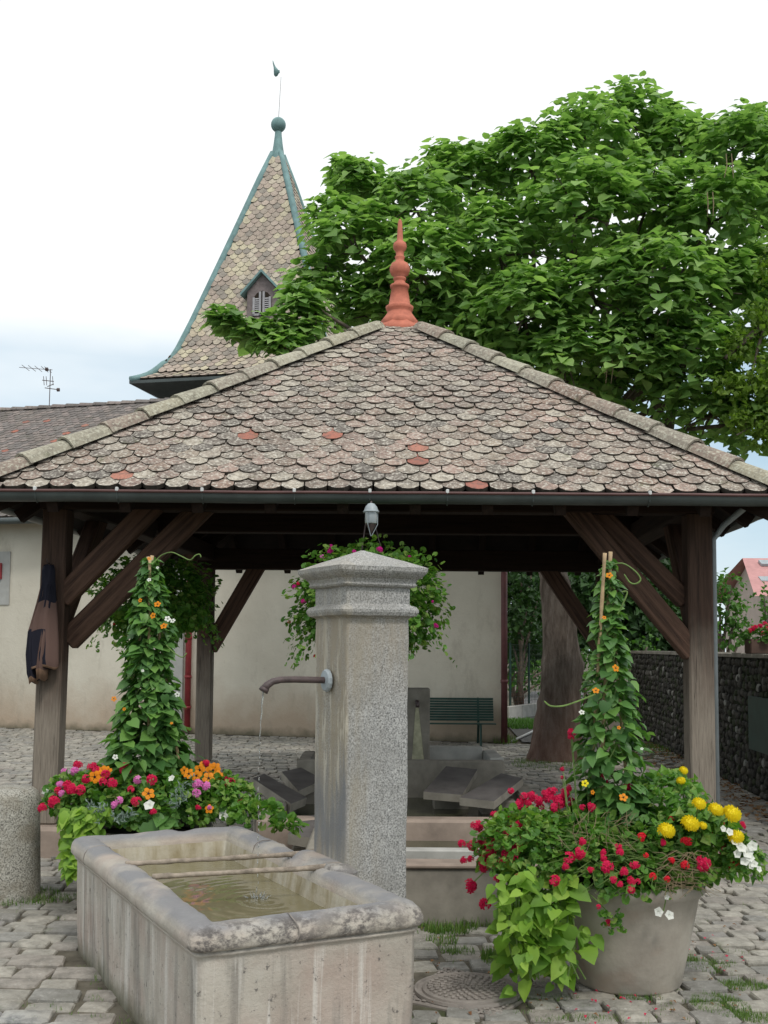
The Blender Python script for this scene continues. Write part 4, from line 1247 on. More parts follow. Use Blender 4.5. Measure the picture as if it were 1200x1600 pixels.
stamp('leaves', SMALLS, pl, M_GERLEAF, wp)
lm = thing('lime_sweet_potato_vine', 'lime green heart leaved vine hanging down the left side of the right pot', 'plant', at(840, 1470, 5.15))
pl = []
strands = [(rng.uniform(775, 900), rng.uniform(1350, 1410), rng.uniform(-18, 30), rng.uniform(70, 175)) for _ in range(30)]
for sx0, sy0, drift, ln_ in strands:
    yoff = rng.uniform(4.93, 5.2)
    for k_ in range(int(ln_ / 9)):
        t = (k_ + rng.random()) * 9 / ln_
        py = min(sy0 + ln_ * t, 1548); px = sx0 + drift * t + rng.uniform(-14, 14)
        if px > 895 and py < 1450: continue
        p = at(px, py, yoff + rng.uniform(-.03, .03))
        yd = Vector((rng.uniform(-1, 1), -rng.uniform(.1, .9), -rng.uniform(-.15, .9)))
        nd = Vector((rng.uniform(-.5, .5), -.4, 1.0)) + rdir() * .65
        pl.append((frameM(p, yd, nd, rng.choice((rng.uniform(.03, .06), rng.uniform(.05, .09)))), rng.randrange(4), rng.random()))
pieces('leaf', 'leaves', HEARTS, pl, M_LIME, lm, 300, smooth=True)
mb = MB()
for i in range(14):
    px = rng.uniform(790, 900)
    a = at(px + 40, 1392, 5.2)
    mb.tube(smooth_pts([a, at(px, 1400, 5.08), at(px + rng.uniform(-15, 15), 1470, 5.06), at(px + rng.uniform(-10, 30), 1530, 5.06)]), .004, 5)
mb.build('stems', [M_STEM], lm)
sg = thing('ivy_geranium_sprig', 'small sprig with two red blooms trailing down the front of the right pot', 'plant', at(955, 1430, 5.05))
mb = MB(); sp_ = smooth_pts([at(905, 1385, 5.1), at(930, 1405, 5.04), at(950, 1425, 5.05), at(970, 1450, 5.1)]); mb.tube(sp_, .003, 5); mb.build('stem', [M_STEM], sg); mb = MB(); mb.tube(smooth_pts([at(1038, 1385, 5.1), at(1040, 1405, 5.04), at(1036, 1425, 5.04)]), .003, 5); mb.build('stem', [M_STEM], wp)
pl = [(frameM(at(rng.uniform(940, 978), rng.uniform(1420, 1455), 5.03), rdir() + Vector((0, -1, -.3)), (0, -1, .5), rng.uniform(.025, .04)), rng.choice((2, 3)), rng.random()) for _ in range(26)]
stamp('leaves', SMALLS, pl, M_GERLEAF, sg)

# ---- left planter
LB = Vector((at(228, 1300, 7.0).x, 7.0, 0))
planter(LB, .47, .28, .40, 'grey flower pot behind the stone trough, mostly hidden by flowers', 0)
topL = at(236, 872, 7.0)
canesL = thing('bamboo_canes', 'thin bamboo canes hidden inside the left climbing vine', 'canes', (LB.x, LB.y, .45))
for (a, b) in (((180, 1230, 7.0), (238, 868, 6.98)), ((285, 1230, 7.0), (231, 870, 7.0)), ((232, 1230, 6.9), (234, 872, 6.95))):
    pa, pb = at(*a), at(*b); mb = MB(); pts = [pa.lerp(pb, i / 24) for i in range(25)]
    mb.tube(pts, [.010 if i % 4 else .012 for i in range(25)], 7); mb.build('cane', [M_CANE], canesL, smooth=True)
fl = [('susan', 246, 944, 6.72, .028, P_ORG), ('susan', 239, 962, 6.72, .026, P_ORG), ('susan', 256, 978, 6.7, .030, P_ORG), ('susan', 262, 967, 6.7, .026, P_WHT), ('susan', 270, 970, 6.7, .022, P_WHT), ('susan', 219, 938, 6.8, .018, P_ORG), ('susan', 178, 1092, 6.75, .022, P_ORG),
      ('susan', 277, 1085, 6.75, .022, P_WHT), ('susan', 233, 906, 6.85, .018, P_WHT), ('susan', 180, 1183, 6.6, .022, P_WHT), ('susan', 233, 873, 6.9, .016, P_ORG), ('susan', 194, 1108, 6.7, .014, P_ORG), ('susan', 268, 1130, 6.65, .012, P_ORG), ('susan', 223, 1048, 6.7, .012, P_WHT), ('susan', 246, 887, 6.9, .012, P_WHT)]
tds = [smooth_pts([at(240, 880, 6.95), at(252, 868, 6.95), at(268, 863, 6.9), at(283, 869, 6.9), at(297, 875, 6.9), at(305, 868, 6.9), at(312, 866, 6.9), at(314, 871, 6.9)]),
       smooth_pts([at(260, 1008, 6.9), at(272, 1020, 6.85), at(285, 1027, 6.85), at(292, 1020, 6.85)])]
column_vine(Vector((at(232, 1200, 7).x, 7.0, .45)), topL.z, .55, [(0, .40), (.12, .31), (.25, .23), (.42, .17), (.6, .135), (.72, .12), (.8, .08), (.93, .05), (1, .02)], 2100, .086, 'left hand climbing vine forming a tall green cone with orange flowers', fl, Vector((topL.x, 7.0, 0)), tendrils=tds)
gl = thing('mixed_bedding', 'mixed red, pink and orange bedding flowers in the left pot', 'plant', (LB.x, LB.y, .47))
ctl = at(228, 1256, 7.0)
pl = mound_leaves(ctl, (.58, .48, .24), 3000, .045, [2, 3, 0])
pl += mound_leaves(at(120, 1245, 6.9), (.20, .2, .14), 500, .04, [0, 1, 2]) + mound_leaves(at(350, 1255, 6.9), (.2, .25, .18), 600, .04, [0, 1, 2])
pl += mound_leaves(at(400, 1275, 6.7), (.16, .12, .09), 220, .045, [2, 3]) + mound_leaves(at(450, 1292, 6.45), (.09, .08, .05), 60, .05, [2, 3])
pieces('leaf', 'leaves', SMALLS, pl, M_GERLEAF, gl, 300)
fll = [('cluster', P_CRIM, [(122, 1196, .032), (145, 1199, .034), (135, 1217, .03), (162, 1222, .028), (175, 1224, .034), (113, 1233, .036), (126, 1235, .034), (85, 1252, .036), (67, 1262, .028), (196, 1202, .036), (90, 1236, .024), (238, 1219, .036), (205, 1234, .024), (213, 1253, .03), (302, 1222, .0), (358, 1222, .036), (376, 1254, .028), (322, 1192, .022), (239, 1268, .02), (310, 1262, .018), (152, 1205, .03), (105, 1228, .03), (166, 1210, .03)]),
       ('cluster', P_PINK, [(101, 1206, .026), (116, 1205, .026), (94, 1226, .024), (178, 1258, .022), (186, 1251, .026), (215, 1218, .028), (308, 1225, .030), (322, 1228, .032), (308, 1240, .03), (376, 1270, .03), (72, 1232, .022), (96, 1240, .02), (328, 1262, .016)]),
       ('susan', P_ORG, [(232, 1240, .030), (148, 1214, .03), (160, 1206, .03), (322, 1197, .034), (333, 1204, .034), (326, 1216, .03), (312, 1203, .028), (307, 1212, .026), (295, 1209, .026), (341, 1212, .028), (337, 1199, .026), (157, 1212, .03), (167, 1206, .028), (288, 1204, .02), (327, 1264, .022)]),
       ('trumpet', P_WHT, [(233, 1258, .024), (350, 1274, .024), (391, 1248, .028), (72, 1236, .02), (268, 1216, .016), (388, 1256, .014)])]
for kind, m, lst in fll:
    for px, py, s_ in lst:
        if s_ > 0: flower(kind, ray_ell(px, py, ctl, (.66, .52, .29)), s_ * 1.3, m, gl)
sv = thing('silver_plant', 'silvery grey leaved sprigs among the left pot flowers', 'plant', at(300, 1240, 6.6))
pl = []
for (a, b) in (((262, 1250), (302, 1215)), ((150, 1258), (190, 1280)), ((180, 1280), (210, 1270)), ((265, 1262), (292, 1240)), ((140, 1255), (160, 1280))):
    for i in range(34):
        t = rng.random(); p = at(a[0] + (b[0] - a[0]) * t + rng.uniform(-4, 4), a[1] + (b[1] - a[1]) * t + rng.uniform(-5, 5), 6.47)
        pl.append((frameM(p, rdir() + Vector((0, -.3, .3)), rdir() + Vector((0, -1, 0)), rng.uniform(.02, .045)) @ Matrix.Diagonal((.45, 1, 1, 1)), 1, rng.random()))
stamp('leaves', SMALLS, pl, M_SILVER, sv)
l2 = thing('lime_creeper', 'lime green leafed creeper hanging left of the stone trough corner', 'plant', at(110, 1300, 6.5))
pl = []
for i in range(300):
    t = rng.random(); px = 135 - 25 * t + rng.uniform(-38, 38) * (1.1 - t); py = 1262 + 105 * t
    p = at(px, py, 6.45 + rng.uniform(0, .15))
    pl.append((frameM(p, (rng.uniform(-.8, .8), -.5, -rng.uniform(.0, .9)), Vector((rng.uniform(-.5, .5), -.5, 1)) + rdir() * .5, rng.uniform(.035, .07)), rng.randrange(4), rng.random()))
pieces('leaf', 'leaves', HEARTS, pl, M_LIME, l2, 300, smooth=True)

# ---- hanging baskets
def basket(c, r, n, label, size, fls):
    b = thing('hanging_basket', label, 'hanging basket', c)
    pl_ = []
    for i in range(n):
        d = rdir(); t = rng.uniform(.35, 1) ** .5
        lump = 1 + .30 * noise.noise(d * 2.4 + c) + .15 * noise.noise(d * 7)
        p = c + Vector((d.x * r[0], d.y * r[1], d.z * r[2])) * t * lump
        pl_.append((frameM(p, d + rdir() * .8 + Vector((0, 0, -.6)), d + rdir() * .5 + Vector((0, 0, .5)), size * rng.uniform(.6, 1.25)), rng.choice((2, 3)), rng.random()))
    for s_ in range(26):   # trailing strands
        an = rng.uniform(0, 6.28); p = c + Vector((math.cos(an) * r[0] * .8, math.sin(an) * r[1] * .8, rng.uniform(-.5, .1) * r[2]))
        out_ = Vector((math.cos(an), math.sin(an), 0))
        for k_ in range(9):
            p = p + out_ * .018 + Vector((rng.uniform(-.015, .015), 0, -.035))
            pl_.append((frameM(p, rdir(), out_ + Vector((0, 0, .5)), size * rng.uniform(.6, 1)), rng.choice((2, 3)), rng.random()))
    pieces('leaf', 'leaves', SMALLS, pl_, M_GERLEAF, b, 300)
    V, F = latheg([(0, -.1), (.13, -.08), (.17, .02), (.18, .08), (.16, .08), (0, .05)], 20, c); mkobj('bowl', V, F, M_SOILPOT, b, True)
    mb = MB()
    for an in (0, 2.1, 4.2): mb.tube([c + Vector((.17 * math.cos(an), .17 * math.sin(an), .08)), c + Vector((0, 0, .75 if c.z < 2 else .6))], .004, 5)
    mb.build('hanger', [M_IRON], b)
    for px, py, s_, m in fls: flower('cluster', ray_ell(px, py, c, (r[0] * 1.03, r[1] * 1.03, r[2] * 1.03)), s_, m, b)
cb = at(575, 940, 8.0)
basket(cb, (.56, .42, .43), 4600, 'big leafy hanging basket of pink ivy geraniums behind the granite pillar', .047,
       [(517, 855, .03, P_MAG), (516, 862, .03, P_MAG), (503, 870, .024, P_PINK), (553, 862, .022, P_MAG), (593, 859, .03, P_MAG), (460, 918, .026, P_MAG), (474, 940, .024, P_MAG), (681, 978, .026, P_MAG), (452, 972, .018, P_RED), (492, 1025, .018, P_RED), (676, 940, .014, P_MAG), (466, 912, .018, P_CRIM), (640, 870, .016, P_MAG)])
basket(at(243, 935, 9.6), (.52, .42, .37), 3800, 'shaded hanging basket behind the left climbing vine', .052, [(170, 950, .024, P_RED), (178, 975, .016, P_RED)])

# ------------------------------------------------------------------ hanging lamp at the eave
lc = at(580, 790, 7.70)
lp = thing('hanging_lamp', 'small grey lamp with a glass cylinder hanging at the gutter above the pillar', 'lamp', lc)
V, F = latheg([(.0, .008), (.022, .002), (.040, -.018), (.050, -.042), (.052, -.05), (.057, -.052), (.057, -.060), (.044, -.062)], 20, lc + Vector((0, 0, .012))); mkobj('lamp_cap', V, F, M_ZINC, lp, True)
g = G('lamp_glass', .12, .6); g.col((.60, .66, .70)); g.b.inputs['Transmission Weight'].default_value = .35
V, F = latheg([(.043, -.05), (.043, -.135), (.036, -.14), (.0, -.14)], 20, lc + Vector((0, 0, .012))); mkobj('glass', V, F, g.m, lp, True)
V, F = latheg([(.036, -.142), (.026, -.165), (.008, -.205), (.0, -.212)], 12, lc + Vector((0, 0, .012))); mkobj('tip', V, F, M_IRON, lp, True)
mb = MB()
for a in (0, 2.1, 4.2): mb.tube([lc + Vector((.046 * math.cos(a), .046 * math.sin(a), -.04)), lc + Vector((.046 * math.cos(a), .046 * math.sin(a), -.135)), lc + Vector((.004 * math.cos(a), .004 * math.sin(a), -.215))], .003, 5)
mb.build('cage', [M_ZINC], lp)
mb = MB(); mb.tube([lc, lc + Vector((0, .03, .03)), lc + Vector((0, .11, .035)), lc + Vector((0, .9, .02))], .008, 6); mb.build('arm', [M_IRON], lp)

# ------------------------------------------------------------------ jacket on the left post
jk = thing('jacket', 'brown and navy work jacket hanging on the left wooden post', 'jacket', at(72, 900, 8.42))
g = G('jacket_navy', .95, .1); g.col((.022, .022, .032)); g.bump(g.noise(60, 3), .3, .004); J1 = g.m
g = G('jacket_brown', .95, .1); g.col((.15, .095, .08)); g.bump(g.noise(60, 3), .3, .004); J2 = g.m
g = G('jacket_cuff', .95, .1); g.col((.24, .15, .10)); J3 = g.m
def drape(name, rows, mats, mif, n=20, fold=.012, par=jk):
    rings = []
    for i, (py, xl, xr_, dep) in enumerate(rows):
        a, b = at(xl, py, 8.42), at(xr_, py, 8.42); c_ = (a + b) / 2; hw = (b - a).length / 2
        ring = []
        for k_ in range(n):
            an = 2 * math.pi * k_ / n
            f = 1 + .16 * math.sin(an * 5 + i * .35) + .5 * noise.noise(Vector((math.cos(an) * 2, math.sin(an) * 2, i * .6)))
            ring.append((c_.x + hw * math.cos(an) * (1 + .12 * noise.noise(Vector((an, i * .8, 2)))), c_.y + dep * math.sin(an) * f, c_.z + .012 * math.sin(an * 3)))
        rings.append(ring)
    return loft(name, rings, mats, par, smooth=True, mi=mif, cap=(True, True))
rows = [(884, 68, 84, .03), (892, 65, 86, .045), (910, 64, 86, .05), (940, 60, 88, .06), (965, 52, 90, .065), (985, 48, 91, .07), (1010, 46, 92, .075), (1030, 46, 92, .08), (1040, 47, 92, .08), (1044, 48, 90, .078)]
drape('body', rows, [J1, J2, J3], lambda i, k_: 0 if i < 3 else (1 if i < 5 else (0 if k_ % 20 in (10, 11, 12, 13, 14, 15) or i > 12 else 1)) if i < 8 else 2)
drape('sleeve', [(905, 66, 74, .03), (940, 58, 70, .045), (985, 44, 58, .05), (1020, 41, 56, .05), (1050, 43, 56, .045), (1058, 45, 58, .045), (1067, 46, 60, .045)], [J1, J2, J3], lambda i, k_: 2 if i >= 5 else (1 if i < 2 else 0))
drape('sleeve', [(915, 74, 86, .05), (950, 70, 84, .07), (990, 66, 80, .085), (1020, 62, 76, .09), (1045, 60, 74, .09), (1062, 60, 73, .085)], [J1, J2, J3], lambda i, k_: 2 if i >= 4 else (0 if i < 1 else 1))
mb = MB(); p = at(76, 884, 8.46); mb.tube([p + Vector((0, .05, .02)), p + Vector((0, -.03, .02)), p + Vector((0, -.05, .05))], .006, 6); mb.build('hook', [M_IRON], jk)

# ------------------------------------------------------------------ long rendered house with its tower
WD = Vector((9.4, -2.6, 0)).normalized(); WN = Vector((WD.y, -WD.x, 0))   # WN points to the camera
if WN.y > 0: WN = -WN
hR = Vector((at(786, 1150, 18.5).x, 18.5, 0)); hL = hR - WD * 17
DEP = 8.0; EH = 4.0
hs = thing('rendered_house', 'long cream rendered house behind the wash house with a grey tiled roof', 'house', (hR + hL) / 2)
hB = hR + Vector((.25, 8.0, 0))
a, b, c_, d = hL, hR, hB, hL - WN * DEP
up = Vector((0, 0, EH))
mkobj('wall', [a, b, c_, d, a + up, b + up, c_ + up, d + up], [(0, 1, 5, 4), (1, 2, 6, 5), (2, 3, 7, 6), (3, 0, 4, 7)], M_RENDER, hs)
RZ = at(60, 629, 24.6).z; ov = .45
e0 = hL + WN * ov + Vector((0, 0, EH - .06)); e1 = hR + WN * ov + WD * .3 + Vector((0, 0, EH - .06))
e2 = hB + Vector((0.1, .5, 0)) + Vector((0, 0, EH - .06)); e3 = hL - WN * (DEP + ov) + Vector((0, 0, EH - .06))
r0 = hL - WN * DEP / 2 + Vector((0, 0, RZ)); r1 = hR - WN * DEP / 2 - WD * 5.2 + Vector((0, 0, RZ))
M_TILEPL = M_TILE_L
mkobj('roof', [e0, e1, r1, r0, e2, e3], [(0, 1, 2, 3), (1, 4, 2), (4, 5, 3, 2), (0, 5, 4, 1)[::-1]], M_TILEPL, hs)
# tiles on the part of the slope that the photo shows
TL_ = tilegeo(.178, .26)
u = (e1 - e0).normalized(); v = (r0 - e0); v -= u * v.dot(u); H = v.length; v.normalize(); nn = u.cross(v)
pl = []
k = 0
xs0 = 0.0
while k * .13 < H - .05:
    h = k * .13
    for i in range(int((e1 - e0).length / .18)):
        x = i * .18 + (k % 2) * .09
        p = e0 + u * x + v * h + nn * (.03 + rng.uniform(0, .006))
        q = proj(p)
        if -30 < q[0] < 330 and q[1] < 840 and x < (e1 - e0).length - 5.2 * h / H - .3:
            m = [frameM(p + v * rng.uniform(-.01, .01), v - nn * .07 + u * rng.uniform(-.03, .03), nn, 1), rng.randrange(5), rng.random()]
            pl.append(m)
    k += 1
for (rx, ry) in ((42, 664), (70, 660), (128, 668), (103, 681), (77, 695), (10, 705), (72, 700), (22, 676)):
    best = min(pl, key=lambda p: (proj(p[0].translation)[0] - rx) ** 2 + (proj(p[0].translation)[1] - ry) ** 2)
    if len(best) == 3: best.append(M_TILE_RED)
pieces('tile', 'tile_courses', TL_, [tuple(p) for p in pl], M_TILE_L, hs, 300)
rl = (r1 - r0).length; pl = []
for i in range(int(rl / .36)):
    p = r0 + u * i * .36 + Vector((0, 0, .06))
    pl.append((frameM(p, u + Vector((0, 0, -.04)), (0, 0, 1)), rng.randrange(3), rng.random()))
pieces('ridge_tile', 'ridge_tile_row', rp, pl, M_TILE_L, hs, 300)
mb = MB(); mb.tube([e0 + WN * .06 + Vector((0, 0, -.04)), e1 + WN * .06 + Vector((0, 0, -.04))], .065, 10); mb.build('gutter', [M_GUTTER], hs, smooth=True)
def wallpt(px, py, off=.0):
    d = ray(px, py); o_ = Vector((0, 0, EYE)); p0 = hR + WN * off
    return o_ + d * ((p0 - o_).dot(WN) / d.dot(WN))
# corner and mid downpipes
cpt = wallpt(788, 1150, .08)
mb = MB(); mb.tube([(cpt.x, cpt.y, EH - .1), (cpt.x, cpt.y, .02)], .055, 10); mb.tube([(cpt.x, cpt.y, 1.0), (cpt.x, cpt.y, 1.06)], .065, 10); mb.build('downpipe', [M_BROWNPIPE], hs, smooth=True)
cp = wallpt(293, 1100, .08)
mb = MB(); mb.tube([(cp.x, cp.y, EH - .1), (cp.x, cp.y, .05)], .055, 10)
for z in (.45, 1.0, 1.7): mb.tube([(cp.x, cp.y, z), (cp.x, cp.y, z + .05)], .066, 10)
mb.build('downpipe', [M_REDPIPE], hs, smooth=True)
def wallbox(px0, px1, z0, z1, off, mat, nm):
    p0, p1 = wallpt(px0, 1000, 0), wallpt(px1, 1000, 0)
    V = []
    for z in (z0, z1):
        for p, o_ in ((p0, -.02), (p1, -.02), (p1, off), (p0, off)):
            q = p + WN * o_; V.append((q.x, q.y, z))
    return mkobj(nm, V, [(3, 2, 1, 0), (4, 5, 6, 7), (0, 1, 5, 4), (1, 2, 6, 5), (2, 3, 7, 6), (3, 0, 4, 7)], mat, hs)
wallbox(266, 288, 0, EH - .1, .05, M_PATCH, 'pilaster')
zt, zb = wallpt(5, 862).z, wallpt(5, 945).z
wallbox(-30, 13, zb, zt, .02, M_PATCH, 'cement_patch')
z1_, z2_ = wallpt(0, 880).z, wallpt(0, 905).z
wallbox(-20, 1, z2_, z1_, .06, M_REDPIPE, 'red_box')
# tower
tw = thing('church_tower', 'square tower with a tall flared tile spire, green copper hips and ball', 'tower', (-2.76, 27, 0))
TC = Vector((-2.76, 27, 0))
tA = Vector((math.cos(R(-13)), math.sin(R(-13)), 0)); tBk = Vector((-tA.y, tA.x, 0))
ZT = lambda py, Y: at(400, py, Y).z
tp = [(2.61, ZT(597, 25.04)), (2.31, ZT(590, 25.3)), (2.05, ZT(573, 25.5)), (1.79, ZT(548, 25.66)), (.98, ZT(400, 26.3)), (.10, ZT(242, 27))]
ZB = ZT(195, 27) - 14.38; E_Z = tp[0][1]
def cor(a_, z, i):
    s_ = ((-1, -1), (1, -1), (1, 1), (-1, 1))[i]
    return TC + tA * (s_[0] * a_) + tBk * (s_[1] * a_) + Vector((0, 0, z))
V = []; F = []
for a_, z in tp:
    for i in range(4): V.append(cor(a_, z, i))
for k in range(len(tp) - 1):
    for i in range(4):
        j = (i + 1) % 4; F.append((k * 4 + i, k * 4 + j, k * 4 + 4 + j, k * 4 + 4 + i))
mkobj('spire_deck', V, F, M_SOFFIT, tw)
w2 = 1.95
V = [cor(w2, z, i) for z in (0, E_Z - .1) for i in range(4)]
mkobj('wall', V, [(0, 1, 5, 4), (1, 2, 6, 5), (2, 3, 7, 6), (3, 0, 4, 7)], M_RENDER, tw)
V = [cor(2.64, E_Z + .01, i) for i in range(4)] + [cor(2.64, E_Z - .06, i) for i in range(4)] + [cor(1.9, E_Z - .42, i) for i in range(4)]
F = []
for i in range(4):
    j = (i + 1) % 4; F += [(4 + i, 4 + j, j, i), (8 + i, 8 + j, 4 + j, 4 + i)]
mkobj('eave_soffit', V, F, M_GUTTER, tw)
TT = tilegeo(.198, .25, .03, .068)
pl = []
for fi in range(4):
    ln = [0]
    P = [(cor(a_, z, fi), cor(a_, z, (fi + 1) % 4)) for a_, z in tp]
    mids = [(p + q) / 2 for p, q in P]
    for i in range(1, len(mids)): ln.append(ln[-1] + (mids[i] - mids[i - 1]).length)
    s_ = 0.02; row = 0
    while s_ < ln[-1] - .25:
        i = max(j for j in range(len(ln)) if ln[j] <= s_)
        t = (s_ - ln[i]) / (ln[i + 1] - ln[i])
        A_ = P[i][0].lerp(P[i + 1][0], t); B_ = P[i][1].lerp(P[i + 1][1], t)
        uu = (B_ - A_).normalized(); vv = (mids[i + 1] - mids[i]).normalized(); nn_ = uu.cross(vv)
        Wd = (B_ - A_).length; mid = (A_ + B_) / 2
        n = int(Wd / .21 / 2) + 1
        for q in range(-n, n + 1):
            x = q * .21 + (row % 2) * .105
            if abs(x) < Wd / 2 - .09:
                p = mid + uu * x + nn_ * (.03 + rng.uniform(0, .008))
                item = (frameM(p, vv - nn_ * .10 + uu * rng.uniform(-.03, .03), nn_, 1), rng.randrange(5), rng.random(), None, 0 if fi == 0 else 900)
                pl.append(item)
        s_ += .128; row += 1
C0_ = 0
front = [p for p in pl if p[4] == 0]; back = [p[:3] for p in pl if p[4]]
vis = []
for p in front:
    x, y_ = proj(p[0].translation)
    vis.append((p[0], p[1], p[2], M_TILE_T if y_ < 600 and x < 483 and y_ < 600 - (x - 200) * .36 + 60 else None))
vis2 = sorted([p for p in vis if p[3] is not None], key=lambda p: p[0].translation.z)
pieces('tile', 'tile_courses', TT, [p[:3] for p in vis2[:300]], M_TILE_T, tw, 300)
stamp('tile_courses', TT, [p[:3] for p in vis2[300:]] + [p[:3] for p in vis if p[3] is None] + back, M_TILE_T, tw)
for i in range(4):
    mb = MB()
    pts = [cor(a_ + .01, z + .03, i) for a_, z in tp]
    mb.tube(smooth_pts(pts, 3), [.085] * (3 * 5) + [.06], 8)
    mb.build('copper_hip', [M_COPPER], tw, smooth=True)
V, F = latheg([(.22, 13.35), (.16, 13.6), (.12, 13.85), (.09, 14.1), (.085, 14.2)], 12, TC + Vector((0, 0, ZB))); mkobj('copper_neck', V, F, M_COPPER, tw, True)
V, F = latheg([(.19 * math.sin(math.pi * i / 14) + .0, 14.38 - .19 * math.cos(math.pi * i / 14)) for i in range(15)], 24, TC + Vector((0, 0, ZB))); mkobj('ball', V, F, M_COPPER, tw, True)
mb = MB(); mb.tube([TC + Vector((0, 0, 14.5 + ZB)), TC + Vector((.05, 0, at(431, 120, 27).z))], [.007, .005], 6); mb.build('rod', [M_IRON], tw)
# rooster weathervane seen nearly end-on
rc = at(431, 112, 27)
wv = MB()
sec = [(0, .0, -.13, .01), (.0, .02, -.08, .05), (.02, .0, .0, .075), (.0, .0, .06, .055), (-.03, 0, .12, .03), (-.06, 0, .20, .02), (-.08, 0, .29, .008)]
rings = []
for dx, dy, dz_, r_ in sec:
    rings.append([(rc.x + dx + r_ * math.cos(a_), rc.y + dy + r_ * 1.2 * math.sin(a_), rc.z + dz_) for a_ in [2 * math.pi * q / 10 for q in range(10)]])
loft('weathervane_rooster', rings, M_COPPER, tw, cap=(True, True))
mb = MB(); mb.add([(rc.x + .02, rc.y - .02, rc.z), (rc.x + .10, rc.y - .06, rc.z + .02), (rc.x + .11, rc.y - .06, rc.z - .06), (rc.x + .03, rc.y + .0, rc.z - .09), (rc.x + .04, rc.y + .02, rc.z - .03)], [(0, 1, 2, 3), (0, 3, 4), (1, 0, 4), (2, 1, 4), (3, 2, 4)]); mb.build('rooster_tail', [M_COPPER], tw)
# dormer
def onface(px, py, off=0.0):
    # front face plane between z 8.52 and 10.96
    A_, B_, C_ = cor(1.79, tp[3][1], 0), cor(1.79, tp[3][1], 1), cor(.98, tp[4][1], 0)
    n_ = (B_ - A_).cross(C_ - A_).normalized()
    d = ray(px, py); o_ = Vector((0, 0, EYE))
    return o_ + d * ((A_ + n_ * off - o_).dot(n_) / d.dot(n_))
dl = onface(384, 500); dr = onface(437, 500); dtop = onface(411, 434)
fw = -tBk  # faces the camera
dw = (dr - dl).length
front_c = (dl + dr) / 2 + fw * .05; zb_ = dl.z
zeav = onface(384, 462).z; zpk = dtop.z
M_DORM = m_plain('grey_weathered_wood', (.20, .165, .16), .85, .25, 12, .3)
def dpt(x, z, o_=0.0): return front_c + tA * x + fw * o_ + Vector((0, 0, z - front_c.z))
hw = dw / 2 - .05
V = [dpt(-hw, zb_), dpt(hw, zb_), dpt(hw, zeav), dpt(0, zpk - .06), dpt(-hw, zeav)]
V2 = [v_ - fw * 1.1 for v_ in V]
mkobj('dormer_box', V + V2, [(0, 1, 2, 3, 4), (0, 4, 9, 5), (1, 6, 7, 2)], M_DORM, tw)
for s_ in (-1, 1):
    A_, B_ = dpt(s_ * (hw + .13), zeav - .05, .12), dpt(0, zpk + .03, .12)
    Q = [A_, B_, B_ - fw * 1.3, A_ - fw * 1.3]; Qd = [q - Vector((0, 0, .07)) for q in Q]
    mkobj('dormer_roof', Q + Qd, [(0, 1, 2, 3), (7, 6, 5, 4), (0, 4, 5, 1), (1, 5, 6, 2), (2, 6, 7, 3), (3, 7, 4, 0)], M_COPPER, tw)
M_SHUT = m_plain('pale_grey_shutter', (.36, .35, .36), .8, .15, 12, .2)
lh = zeav - zb_
mkobj('window_opening', [dpt(-hw * .62, zb_ + .05, .004), dpt(hw * .62, zb_ + .05, .004), dpt(hw * .62, zeav - .18, .004), dpt(hw * .35, zeav - .05, .004), dpt(0, zeav, .004), dpt(-hw * .35, zeav - .05, .004), dpt(-hw * .62, zeav - .18, .004)], [(0, 1, 2, 3, 4, 5, 6)], M_SOILPOT, tw)
for s_ in (-1, 1):
    mb = MB()
    def bx(x0, x1, z0, z1, o0, o1):
        V = [dpt(x, z, o_) for z in (z0, z1) for x, o_ in ((x0, o0), (x1, o0), (x1, o1), (x0, o1))]
        mb.add(V, [(0, 1, 2, 3), (4, 5, 6, 7), (0, 1, 5, 4), (1, 2, 6, 5), (2, 3, 7, 6), (3, 0, 4, 7)])
    xa, xb = s_ * .02, s_ * hw * .6
    bx(xa, xa + s_ * .05, zb_ + .06, zeav - .03, .01, .04); bx(xb - s_ * .05, xb, zb_ + .06, zeav - .16, .01, .04); bx(xa, xb, zb_ + .06, zb_ + .11, .01, .04)
    n = 7
    for i in range(n):
        z = zb_ + .15 + (lh - .36) * i / (n - 1)
        V = [dpt(xa, z, .03), dpt(xb, z, .03), dpt(xb, z + .035, .012), dpt(xa, z + .035, .012)]; mb.add(V, [(0, 1, 2, 3)])
    mb.build('shutter', [M_SHUT], tw)
# tv antenna on the house ridge
ab = at(77, 628, 23.5); dvi = 23.5
an = thing('tv_antenna', 'thin television antenna standing on the ridge of the grey roof', 'antenna', ab)
def ap(px, py): return at(px, py, 23.5)
mb = MB(); mb.tube([ap(77, 634), ap(79, 577)], .010, 6); mb.build('mast', [M_IRON], an)
mb = MB()
mb.tube([ap(30, 574), ap(82, 578)], .006, 5)
for px in (40, 50, 60, 70, 75): mb.tube([ap(px, 574 + (px - 30) * .08) + Vector((0, -.25, 0)), ap(px, 574 + (px - 30) * .08) + Vector((0, .25, 0))], .006, 5)
mb.tube([ap(66, 594), ap(84, 596)], .009, 5); mb.tube([ap(74, 604), ap(84, 600)], .009, 5); mb.tube([ap(70, 606), ap(92, 609)], .009, 5)
mb.tube([ap(89, 609), ap(93, 609)], .04, 8); mb.tube([ap(71, 577), ap(75, 577)], .04, 6)
for px in (68, 72, 82): mb.tube([ap(px, 588), ap(px + 1, 602)], .007, 5)
mb.build('aerial', [M_IRON], an)

